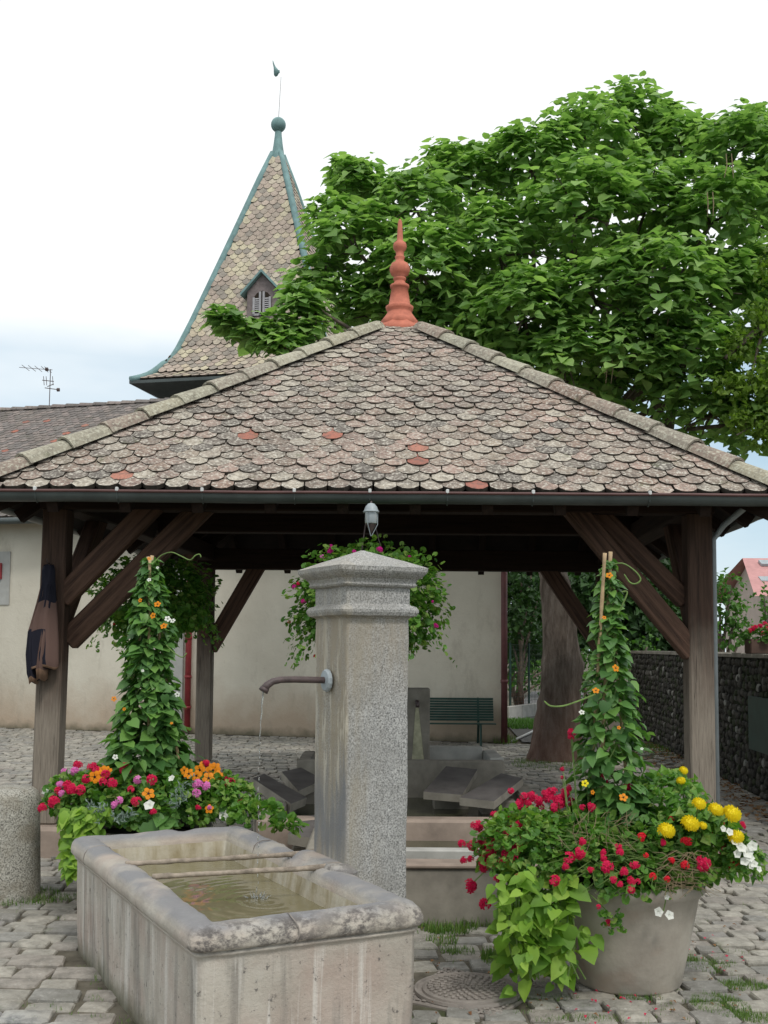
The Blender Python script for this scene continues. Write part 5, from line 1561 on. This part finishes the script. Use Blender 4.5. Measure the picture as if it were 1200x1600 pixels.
# ------------------------------------------------------------------ catalpa
TBp = grd(866, 1186); tx, ty = TBp.x, 15.8
ct = thing('catalpa_tree', 'large catalpa with broad bright green leaves rising behind the wash house roof', 'tree', (tx, ty, 0))
def limb(mb, P, r0_, r1_, n=10, k_=5):
    pts = smooth_pts(P, k_); m_ = len(pts)
    pts = [p + Vector((noise.noise(p * 1.3), noise.noise(p * 1.3 + Vector((5, 5, 5))), 0)) * .05 for p in pts]
    mb.tube(pts, [r0_ + (r1_ - r0_) * (i / (m_ - 1)) ** .8 for i in range(m_)], n)
mb = MB()
def trunkP(px, py, Y=ty): return at(px, py, Y)
P = [Vector((tx, ty, -.1)), Vector((tx + .0, ty, .15)), trunkP(872, 1100), trunkP(878, 1020), trunkP(868, 930), trunkP(855, 860), trunkP(850, 780), trunkP(880, 680), trunkP(900, 600)]
pts = smooth_pts(P, 5)
rad = []
for i, p in enumerate(pts):
    z = p.z; r_ = .265 + .16 * math.exp(-max(0, z) * 2.2); r_ = r_ * (1 - .09 * z) if z > 1.5 else r_
    rad.append(max(.1, r_))
V, F = tubeg(pts, rad, 26)
V = [tuple(Vector(v_) + (Vector(v_) - Vector((tx, ty, v_[2]))).normalized() * (.09 * noise.noise(Vector((v_[0] * 4, v_[1] * 4, v_[2] * .9))) + .03 * noise.noise(Vector(v_) * 9))) for v_ in V]
mb.add(V, F)
mb.build('trunk', [M_BARK], ct, smooth=True)
lobes = [  # px, py, radius px, Y
    (985, 195, 66, 16.2), (915, 235, 82, 15.6), (830, 255, 70, 15.2), (1065, 250, 75, 16), (1150, 240, 70, 15.2), (740, 300, 78, 15.6), (650, 330, 72, 15.0), (565, 300, 50, 15.4), (560, 395, 80, 14.6), (660, 430, 85, 14.3),
    (780, 400, 90, 14.6), (900, 340, 95, 14.4), (1010, 330, 90, 14.8), (1110, 350, 95, 14.6), (1190, 330, 70, 16.2), (520, 345, 42, 15), (510, 455, 62, 14.8), (600, 500, 75, 14.8), (700, 520, 85, 14.8), (820, 500, 95, 14.0), (930, 470, 85, 14.0),
    (1030, 450, 90, 13.9), (1120, 470, 80, 14.3), (880, 560, 75, 14.0), (780, 560, 70, 14.6), (985, 555, 70, 13.9), (1070, 560, 80, 14.0), (480, 520, 40, 14.0), (445, 545, 24, 13.7), (365, 506, 20, 13.8), (395, 525, 20, 13.8), (425, 535, 20, 13.8), (462, 470, 22, 13.9), (345, 495, 10, 13.8), (480, 470, 26, 14), (432, 512, 16, 13.8), (1150, 590, 75, 14.4), (1110, 650, 60, 14.2),
    (1020, 620, 55, 14.5), (1195, 430, 60, 14.5), (1180, 660, 45, 13.8), (930, 610, 55, 14.6), (540, 250 + 20, 26, 15.4), (1245, 300, 90, 15), (1260, 480, 90, 15), (1250, 620, 80, 14.6), (620, 470, 60, 16.4), (850, 420, 80, 16.8), (1000, 420, 70, 17), (760, 480, 80, 16.5), (1040, 200, 40, 16.4), (700, 260, 40, 15.8), (1170, 200, 36, 15.6)]
lb3 = [(at(px, py, Y), r_ * Y / FPX) for px, py, r_, Y in lobes]
base_l = trunkP(860, 830)
mb = MB()
for i, (c, r_) in enumerate(lb3):
    mid = base_l.lerp(c, .5) + Vector((0, .3, .25 + .4 * rng.random()))
    fork = trunkP(875, 700) if c.z > 6.5 else base_l
    limb(mb, [fork, fork.lerp(mid, .55), mid, c], .10 if i % 3 else .13, .018, 7, 4)
    for k_ in range(5):
        d = rdir(); mb.tube([c, c + d * r_ * .5 + Vector((0, 0, .05)), c + d * r_ * .9], [.02, .013, .006], 5)
# two stems visible between the roof hip and the crown at the right
limb(mb, [trunkP(990, 760, 15), trunkP(985, 700, 15), trunkP(962, 640, 15), trunkP(955, 580, 15)], .09, .05, 9)
limb(mb, [trunkP(1040, 740, 15), trunkP(1050, 660, 15), trunkP(1062, 600, 15), trunkP(1075, 540, 15)], .1, .05, 9)
mb.build('branches', [M_BARK], ct, smooth=True)
pl = []
holes = [(955, 340, 13), (832, 398, 12), (845, 410, 12), (985, 610, 18), (1070, 420, 10), (1150, 480, 12), (1170, 575, 20), (1010, 645, 12), (660, 320, 8), (1060, 500, 9), (1165, 350, 8), (1110, 540, 8), (850, 440, 7), (1190, 545, 12), (740, 470, 7), (1095, 470, 9), (1125, 700, 14), (970, 655, 18)]
for (c, r_), (lx, ly, lr, lY) in zip(lb3, lobes):
    nclu = int(56 * (r_ / .6) ** 2) + 8
    for _ in range(nclu):
        d = rdir()
        if d.y > .3 and rng.random() < .5: d.y = -d.y
        if d.z < -.2 and rng.random() < .55: d.z = -d.z
        cc = c + d * r_ * rng.uniform(.55, 1.05)
        outd = Vector((d.x, d.y, max(d.z, -.1) + .25)).normalized()
        nl = rng.randint(6, 10)
        for q in range(nl):
            an_ = 2 * math.pi * q / nl + rng.uniform(-.4, .4)
            hd = Vector((math.cos(an_), math.sin(an_), 0))
            p = cc + hd * rng.uniform(.03, .16) + Vector((0, 0, rng.uniform(-.12, .08)))
            x, y_ = proj(p)
            if any((x - hx) ** 2 + (y_ - hy) ** 2 < hr * hr * rng.uniform(.5, 1.15) for hx, hy, hr in holes): continue
            yd = hd + Vector((0, 0, -rng.uniform(-.1, .6))) + outd * .3 + rdir() * .25
            nd = Vector((0, 0, 1)) + outd * .8 + rdir() * .5
            pl.append((frameM(p, yd, nd, rng.choice((rng.uniform(.08, .15), rng.uniform(.11, .195)))), rng.randrange(4), rng.random()))
pieces('leaf', 'crown', HEARTS, pl, M_CATALPA, ct, 300, smooth=True)
print('catalpa leaves', len(pl))
# hanging seed pods
mb = MB()
for (px, py) in ((952, 560), (948, 545), (1140, 240), (1110, 300), (1048, 470)):
    for k_ in range(2):
        p = at(px + rng.uniform(-6, 6), py, 13.6); mb.tube([p, p + Vector((.01, 0, -.15)), p + Vector((rng.uniform(-.03, .03), 0, -.32))], [.006, .008, .004], 5)
props(mb.build('seed_pods', [M_DRYSTEM], ct), kind='stuff')
# second tree entering from the right
t2 = thing('yellowish_tree', 'finer leaved yellow green tree reaching in from the right edge above the roof', 'tree', (7.4, 15, 0))
mb = MB(); limb(mb, [Vector((7.4, 15, -.1)), Vector((7.4, 15, 2)), Vector((7.2, 14.9, 4)), Vector((7, 14.8, 7))], .25, .12, 12); mb.build('trunk', [M_BARK], t2, smooth=True)
mb = MB()
limb(mb, [Vector((7.2, 14.9, 5.0)), at(1230, 480, 13.6), at(1195, 505, 13.4), at(1160, 535, 13.4), at(1130, 560, 13.4)], .07, .025, 8)
limb(mb, [at(1195, 505, 13.4), at(1180, 560, 13.4), at(1170, 600, 13.4)], .03, .01, 6); limb(mb, [at(1230, 480, 13.6), at(1190, 640, 13.5), at(1150, 680, 13.4)], .03, .01, 6)
mb.build('branches', [M_BARK], t2, smooth=True)
pl = []
for (px, py, r_) in ((1190, 500, 36), (1150, 540, 28), (1185, 600, 36), (1140, 600, 26), (1195, 670, 30), (1230, 560, 50), (1220, 420, 40), (1240, 660, 50), (1160, 650, 26)):
    c = at(px, py, 13.4); rr = r_ * 13.4 / FPX
    for _ in range(int(260 * (rr / .25) ** 2)):
        p = c + rdir() * rr * rng.uniform(.2, 1.1)
        pl.append((frameM(p, rdir() + Vector((0, 0, -.5)), rdir() * .8 + Vector((0, -.2, .9)), rng.uniform(.055, .10)), rng.randrange(2), rng.random()))
pieces('leaf', 'crown', SMALLS, pl, M_TREE2, t2, 60)

# ------------------------------------------------------------------ stone boundary wall at the right
sw = thing('rubble_wall', 'dark flint rubble boundary wall at the right edge beyond the post', 'wall', (4.3, 14, 0))
path = [Vector((3.95, 9.0, 0)), Vector((4.07, 11.7, 0)), Vector((4.25, 14.06, 0)), Vector((4.55, 18, 0)), Vector((4.65, 20.6, 0))]
g = G('wall_mortar', .95, .1)
c = g.ramp(g.noise(14, 6, .7), [(.35, (.035, .032, .028)), (.6, (.085, .078, .065))])
c = g.mix(g.ramp(g.noise(2, 4), [(.5, 0), (.65, .7)]), c, (.03, .045, .018)); g.col(c); g.bump(g.noise(20, 5), .8, .02)
M_MORT = g.m
g = G('flint_stone', .8, .3)
c = g.ramp(g.rnd(), [(0, (.04, .037, .032)), (.25, (.065, .058, .048)), (.45, (.05, .046, .038)), (.62, (.09, .082, .07)), (.74, (.04, .048, .024)), (.92, (.15, .14, .125)), (.97, (.30, .29, .26))], True)
g.col(c); g.bump(g.noise(35, 4), .6, .01)
M_FLINT = g.m
WH = 1.5
V = []; F = []
for i, p in enumerate(path):
    for dx, z in ((0, -.05), (0, WH), (.35, WH), (.35, -.05)): V.append((p.x + dx, p.y, z))
for i in range(len(path) - 1):
    for k_ in range(4): j = (k_ + 1) % 4; F.append((i * 4 + k_, i * 4 + j, i * 4 + 4 + j, i * 4 + 4 + k_))
F += [(0, 1, 2, 3), (19, 18, 17, 16)]
mkobj('wall_core', V, F, M_MORT, sw)
stv = []
for k_ in range(8):
    V, F = [], []
    n = 7
    prof_ = [(1.0, -.3), (.92, .25), (.55, .5)]
    offs = [rng.uniform(.75, 1.15) for _ in range(n)]
    for r_, z in prof_:
        for i in range(n):
            a_ = 2 * math.pi * i / n; V.append((.5 * r_ * offs[i] * math.cos(a_), .5 * r_ * offs[i] * math.sin(a_), z * .5))
    V.append((0, 0, .3))
    for i in range(n):
        j = (i + 1) % n; F += [(i, j, n + j, n + i), (n + i, n + j, 2 * n + j, 2 * n + i), (2 * n + i, 2 * n + j, 3 * n)]
    stv.append((V, F))
pl = []
for i in range(len(path) - 1):
    a, b = path[i], path[i + 1]; Ln = (b - a).length; dd = (b - a).normalized(); nn_ = Vector((-dd.y, dd.x, 0))
    if nn_.x > 0: nn_ = -nn_
    z = .04
    while z < WH - .03:
        s_ = rng.uniform(0, .1)
        while s_ < Ln:
            sz_ = rng.uniform(.05, .19)
            p = a + dd * s_ + Vector((0, 0, z + rng.uniform(-.02, .02))) + nn_ * .012
            M = frameM(p, dd + Vector((0, 0, rng.uniform(-.3, .3))), nn_ + rdir() * .15, 1) @ Matrix.Diagonal((rng.uniform(.07, .11), sz_, .07, 1))
            pl.append((M, rng.randrange(8), rng.random()))
            s_ += sz_ * .92 + .01
        z += .088
pieces('stone', 'stones', stv, pl, M_FLINT, sw, 300)
i = 0
for i in range(len(path) - 1):
    a, b = path[i], path[i + 1]; n = int((b - a).length / .45)
    for k_ in range(n):
        p0 = a.lerp(b, k_ / n + .004); p1 = a.lerp(b, (k_ + 1) / n - .004)
        mb = MB()
        z0, z1 = WH + .002, WH + .045 + rng.uniform(-.006, .01)
        V = [(p0.x - .03, p0.y, z0), (p0.x + .38, p0.y, z0), (p1.x + .38, p1.y, z0), (p1.x - .03, p1.y, z0), (p0.x - .03, p0.y, z1), (p0.x + .38, p0.y, z1), (p1.x + .38, p1.y, z1), (p1.x - .03, p1.y, z1)]
        mb.add(V, [(3, 2, 1, 0), (4, 5, 6, 7), (0, 1, 5, 4), (1, 2, 6, 5), (2, 3, 7, 6), (3, 0, 4, 7)]); mb.build('coping_stone', [M_CONC], sw)
# dark hatch in the wall
def wallx(y_):
    for a, b in zip(path[:-1], path[1:]):
        if a.y <= y_ <= b.y: return a.x + (b.x - a.x) * (y_ - a.y) / (b.y - a.y)
y0_, y1_ = 11.35, 12.25
mb = MB(); V = [(wallx(y0_) - .06, y0_, .50), (wallx(y1_) - .06, y1_, .50), (wallx(y1_) - .06, y1_, 1.08), (wallx(y0_) - .06, y0_, 1.08)]
V += [(x + .12, y_, z) for x, y_, z in V]
mb.add(V, [(0, 1, 2, 3), (7, 6, 5, 4), (0, 4, 5, 1), (1, 5, 6, 2), (2, 6, 7, 3), (3, 7, 4, 0)]); mb.build('hatch', [M_GREENP], sw)
# window box on the wall
yb = 11.2; xb_ = wallx(yb)
fb = thing('flower_box', 'brown box of pink red geraniums standing on the rubble wall', 'planter', (xb_ + .2, yb, WH + .05))
xl = at(1168, 1010, yb).x
mb = MB(); mb.box((xl + .22, yb, WH + .125), (.44, .2, .15), bev=.01); mb.build('box', [m_plain('brown_box', (.10, .06, .045), .8, .2, 6, .2)], fb)
pl = mound_leaves(Vector((xl + .22, yb, WH + .22)), (.26, .16, .10), 350, .045, [0, 2, 3]); stamp('leaves', SMALLS, pl, M_BUSH, fb)
for px, py in ((1172, 985), (1180, 980), (1188, 978), (1195, 975), (1176, 982), (1192, 990), (1199, 982)): flower('cluster', at(px, py, yb - .1), .032, P_CRIM, fb)

# ------------------------------------------------------------------ background greenery, fence, far house
def bush(label, lob, n, size, mat, Yb, cat='shrub', nm='shrub', grp=None):
    cs = [(at(px, py, Y), r_ * Y / FPX) for px, py, r_, Y in lob]
    o = thing(nm, label, cat, (cs[0][0].x, cs[0][0].y, 0), grp)
    mb = MB()
    for c, r_ in cs:
        limb(mb, [Vector((cs[0][0].x, cs[0][0].y, -.05)), Vector((cs[0][0].x, cs[0][0].y, c.z * .4)), c], .06, .02, 7, 3)
    mb.build('trunk', [M_BARK], o)
    pl_ = []
    for c, r_ in cs:
        for _ in range(int(n * (r_ ** 2))):
            d = rdir(); p = c + d * r_ * rng.uniform(.4, 1.0) * (1 + .25 * noise.noise(d * 3 + c))
            if p.z < .02: continue
            pl_.append((frameM(p, d + rdir() + Vector((0, 0, -.3)), d + rdir() * .6 + Vector((0, 0, .6)), size * rng.uniform(.6, 1.3)), rng.randrange(2), rng.random()))
    stamp('crown', SMALLS, pl_, mat, o)
    return o
bush('round green shrub behind the rubble wall, left of the pink roofed house', [(1125, 950, 34, 22), (1140, 915, 26, 22), (1130, 990, 34, 22), (1150, 960, 26, 22), (1112, 915, 24, 22), (1160, 985, 18, 22)], 700, .12, M_BUSH, 22)
bush('low grey green shrub at the right edge in front of the far house', [(1195, 930, 20, 26), (1200, 955, 22, 26)], 500, .12, M_BUSH, 26)
bush('dark dense tree between the rubble wall and the catalpa trunk', [(950, 900, 60, 25), (1010, 900, 70, 25), (1060, 930, 60, 26), (930, 960, 50, 24), (1000, 980, 60, 24), (1060, 990, 45, 24), (1040, 870, 40, 26), (980, 940, 60, 24), (915, 920, 40, 23.5)], 1300, .2, M_DARKLEAF, 25, 'tree', 'dark_tree')
bush('ivy covered tree just right of the house corner', [(815, 900, 38, 26), (840, 940, 40, 27), (810, 960, 35, 26), (830, 1000, 40, 28), (800, 1000, 26, 27), (835, 860, 40, 27)], 800, .17, M_DARKLEAF, 26, 'tree', 'ivy_tree')
bush('bright green shrub beyond the catalpa trunk on the right side', [(915, 1050, 34, 23), (905, 1010, 30, 24), (935, 1010, 24, 24), (920, 1085, 28, 22.5)], 700, .1, M_BUSH, 23)
bush('loose green shrubs along the far wire fence', [(810, 1050, 34, 29), (840, 1045, 34, 30), (860, 1060, 30, 30), (880, 1030, 30, 30)], 420, .13, M_BUSH, 29)
bush('leafy undergrowth at the far end of the rubble wall', [(985, 1030, 30, 21.5), (1010, 1010, 20, 22), (970, 1070, 26, 21)], 700, .09, M_BUSH, 21)
bush('broad dark hedge closing the view beyond the wire fence', [(800, 940, 60, 36), (850, 930, 60, 36), (900, 950, 60, 36), (820, 1000, 50, 35), (880, 1010, 50, 35), (850, 880, 50, 36), (790, 890, 40, 36)], 500, .26, M_DARKLEAF, 36, 'hedge', 'hedge')
fe = thing('wire_fence', 'green wire mesh fence on a low kerb beyond the house corner', 'fence', (3.4, 26, 0))
mb = MB()
fa, fb_ = at(797, 1100, 25.0), at(900, 1070, 30.0); fa.z = 0; fb_.z = 0
for t in (0, .25, .5, .75, 1.0):
    p = fa.lerp(fb_, t); mb_ = MB(); mb_.tube([p, p + Vector((0, 0, 1.7))], .025, 6); mb_.build('fence_post', [M_GREENP], fe)
for i in range(50):
    p = fa.lerp(fb_, i / 49); mb.tube([p + Vector((0, 0, .1)), p + Vector((0, 0, 1.65))], .004, 3)
for z in [.1 + .12 * k_ for k_ in range(14)]: mb.tube([fa + Vector((0, 0, z)), fb_ + Vector((0, 0, z))], .004, 3)
props(mb.build('wire_mesh', [M_GREENP], fe), kind='stuff')
ka, kb = at(795, 1110, 24.3), at(905, 1085, 28.5); ka.z = kb.z = 0
ks = (kb - ka).normalized(); kn = Vector((-ks.y, ks.x, 0))
n = 6
kw = thing('low_kerb_wall', 'low pale concrete kerb wall below the wire fence', 'wall', ka)
for i in range(n):
    a, b = ka.lerp(kb, i / n + .003), ka.lerp(kb, (i + 1) / n - .003)
    V = [a, b, b + kn * .2, a + kn * .2]; V = V + [v_ + Vector((0, 0, .28)) for v_ in V]
    mkobj('kerb_block', V, [(3, 2, 1, 0), (4, 5, 6, 7), (0, 1, 5, 4), (1, 2, 6, 5), (2, 3, 7, 6), (3, 0, 4, 7)], M_CONC_L, kw)
# white pole lying by the tree
a, b = grd(800, 1158, .03), grd(845, 1137, .06)
mb = MB(); mb.tube([a, a.lerp(b, .5), b], .022, 8)
props(mb.build('white_pole', [M_BOLT], smooth=True), 'thin white pole lying on the ground between the house corner and tree', 'pole')
# far house
FA = at(1160, 872, 45); 
fh = thing('far_house', 'distant pink red roofed house with skylights at the right edge', 'house', (FA.x + 4, 44, 0))
M_PINKROOF = m_plain('pink_roof', (.50, .26, .25), .8, .12, 3, .2); M_PINKWALL = m_plain('pink_house_wall', (.46, .38, .33), .9, .12, 2, .2)
x0 = FA.x; zr = FA.z; ze = at(1170, 932, 42).z
V = [(x0, 45, zr), (x0 + 10, 45, zr), (x0 + 10, 41.5, ze), (x0 - .7, 41.5, ze), (x0 + 10, 48.5, ze), (x0 - .7, 48.5, ze)]
mkobj('roof', V, [(0, 3, 2, 1), (0, 1, 4, 5)], M_PINKROOF, fh)
V = [(x0 + .2, 41.9, 0), (x0 + 9.8, 41.9, 0), (x0 + 9.8, 48, 0), (x0 + .2, 48, 0), (x0 + .2, 41.9, ze + .05), (x0 + 9.8, 41.9, ze + .05), (x0 + 9.8, 48, ze), (x0 + .2, 48, ze), (x0 + .3, 45, zr - .1)]
mkobj('wall', V, [(0, 1, 5, 4), (1, 2, 6, 5), (3, 0, 4, 8, 7)], M_PINKWALL, fh)
for (px, py) in ((1197, 880), (1197, 906)):
    t = (at(px, py, 43.5).z - ze) / (zr - ze); yy = 41.5 + 3.5 * t; p = at(px, py, yy)
    sl_ = Vector((0, 3.5, zr - ze)).normalized(); nr = Vector((0, -sl_.z, sl_.y))
    V = [p + Vector((sx_, 0, 0)) + sl_ * sy_ + nr * .06 for sx_, sy_ in ((-.25, -.22), (.3, -.22), (.3, .22), (-.25, .22))]
    V2 = [v_ - nr * .1 for v_ in V]
    mkobj('skylight', V + V2, [(0, 1, 2, 3), (0, 4, 5, 1), (1, 5, 6, 2), (2, 6, 7, 3), (3, 7, 4, 0)], M_ZINC, fh)

# ------------------------------------------------------------------ grass, weeds, fallen leaves
def blade():
    return ([(-.05, 0, 0), (.05, 0, 0), (.04, .08, .5), (-.04, .08, .5), (0, .28, 1)], [(0, 1, 2, 3), (3, 2, 4)])
BL = [blade(), ([(-.06, 0, 0), (.06, 0, 0), (.03, .2, .45), (-.03, .2, .45), (.05, .55, .7)], [(0, 1, 2, 3), (3, 2, 4)])]
pl = []
def tuft(px, py, rx, ry, n, h):
    c = grd(px, py); e = grd(px + rx, py); ee = abs(e.x - c.x); f = grd(px, py + ry); ff = abs(f.y - c.y)
    for _ in range(n):
        a_ = rng.uniform(0, 6.28); rr = math.sqrt(rng.random())
        p = Vector((c.x + ee * rr * math.cos(a_), c.y + ff * rr * math.sin(a_), -.005))
        if in_trough(p): continue
        M = Matrix.Translation(p) @ Matrix.Rotation(rng.uniform(0, 6.28), 4, 'Z') @ Matrix.Rotation(rng.uniform(-.3, .5), 4, 'X') @ Matrix.Diagonal((h * .9, h, h * rng.uniform(.4, 1.1), 1))
        pl.append((M, rng.randrange(2), rng.random()))
for a_ in ((700, 1448, 50, 12, 700, .07), (760, 1442, 30, 8, 260, .07), (690, 1470, 26, 8, 160, .05), (768, 1500, 16, 12, 300, .06), (715, 1486, 30, 6, 160, .04), (1125, 1572, 44, 20, 1500, .030), (1105, 1508, 45, 12, 600, .032), (1160, 1540, 40, 8, 460, .034), (1065, 1500, 26, 8, 320, .034), (1000, 1560, 40, 5, 200, .03), (1180, 1590, 30, 8, 300, .03),
           (30, 1408, 60, 8, 300, .05), (60, 1396, 34, 7, 240, .05), (100, 1404, 30, 6, 140, .04), (150, 1490, 22, 10, 160, .05), (165, 1520, 16, 12, 220, .045), (215, 1578, 14, 12, 200, .04), (840, 1560, 50, 6, 200, .03), (1010, 1545, 60, 5, 160, .02), (930, 1590, 60, 6, 220, .02), (860, 1592, 30, 5, 120, .02),
           (860, 1196, 60, 8, 500, .06), (830, 1190, 30, 5, 200, .06), (920, 1196, 40, 6, 300, .07), (785, 1158, 22, 5, 220, .14), (1040, 1170, 40, 6, 400, .10), (700, 1530, 5, 5, 10, .02), (1050, 1180, 60, 4, 200, .06), (165, 1225, 60, 3, 50, .03), (450, 1195, 60, 20, 160, .02), (420, 1165, 70, 8, 120, .02)):
    tuft(*a_)
for i in range(900):     # sparse weeds in joints
    px, py = rng.uniform(0, 1200), rng.uniform(1160, 1600)
    if noise.noise(Vector((px * .01, py * .02, 0))) > .0: tuft(px, py, 10, 3, 9, .024)
props(stamp('grass', BL, pl, M_GRASS, None), kind='stuff')
pl = []
a_, b_ = grd(800, 1123), grd(870, 1112)
for i in range(5000):
    p = Vector((rng.uniform(2.5, 4.6), rng.uniform(21.5, 24.2), 0)); 
    pl.append((Matrix.Translation(p) @ Matrix.Rotation(rng.uniform(0, 6.28), 4, 'Z') @ Matrix.Diagonal((.16, .12, rng.uniform(.06, .12), 1)), rng.randrange(2), rng.random()))
props(stamp('lawn_grass', BL, pl, M_BUSH, None), kind='stuff')
pl = []
for i in range(420):
    t = rng.random(); y_ = 10 + 9 * t; x = wallx(y_) - abs(rng.gauss(0, .35)) - .03
    pl.append((Matrix.Translation((x, y_, .012)) @ Matrix.Rotation(rng.uniform(0, 6.28), 4, 'Z') @ Matrix.Rotation(rng.uniform(-.5, .5), 4, 'X') @ Matrix.Scale(rng.uniform(.04, .09), 4), rng.randrange(2), rng.random()))
for i in range(90):
    p = grd(rng.uniform(640, 1200), rng.uniform(1440, 1598))
    if in_trough(p): continue
    pl.append((Matrix.Translation(p + Vector((0, 0, .012))) @ Matrix.Rotation(rng.uniform(0, 6.28), 4, 'Z') @ Matrix.Scale(rng.uniform(.012, .03), 4), rng.randrange(2), rng.random()))
props(stamp('fallen_leaves', SMALLS, pl, M_DRYLEAF, None), kind='stuff')
pl = []
for i in range(50):
    cx, cy = rng.choice(((1100, 1490), (1060, 1500), (940, 1570), (1000, 1560), (900, 1545), (1150, 1500), (960, 1590)))
    p = grd(cx + rng.gauss(0, 40), cy + rng.gauss(0, 12)); 
    pl.append((Matrix.Translation(p + Vector((0, 0, .014))) @ Matrix.Rotation(rng.uniform(0, 6.28), 4, 'Z') @ Matrix.Scale(rng.uniform(.012, .022), 4), rng.randrange(2), rng.random()))
props(stamp('fallen_petals', SMALLS, pl, P_CRIM, None), kind='stuff')
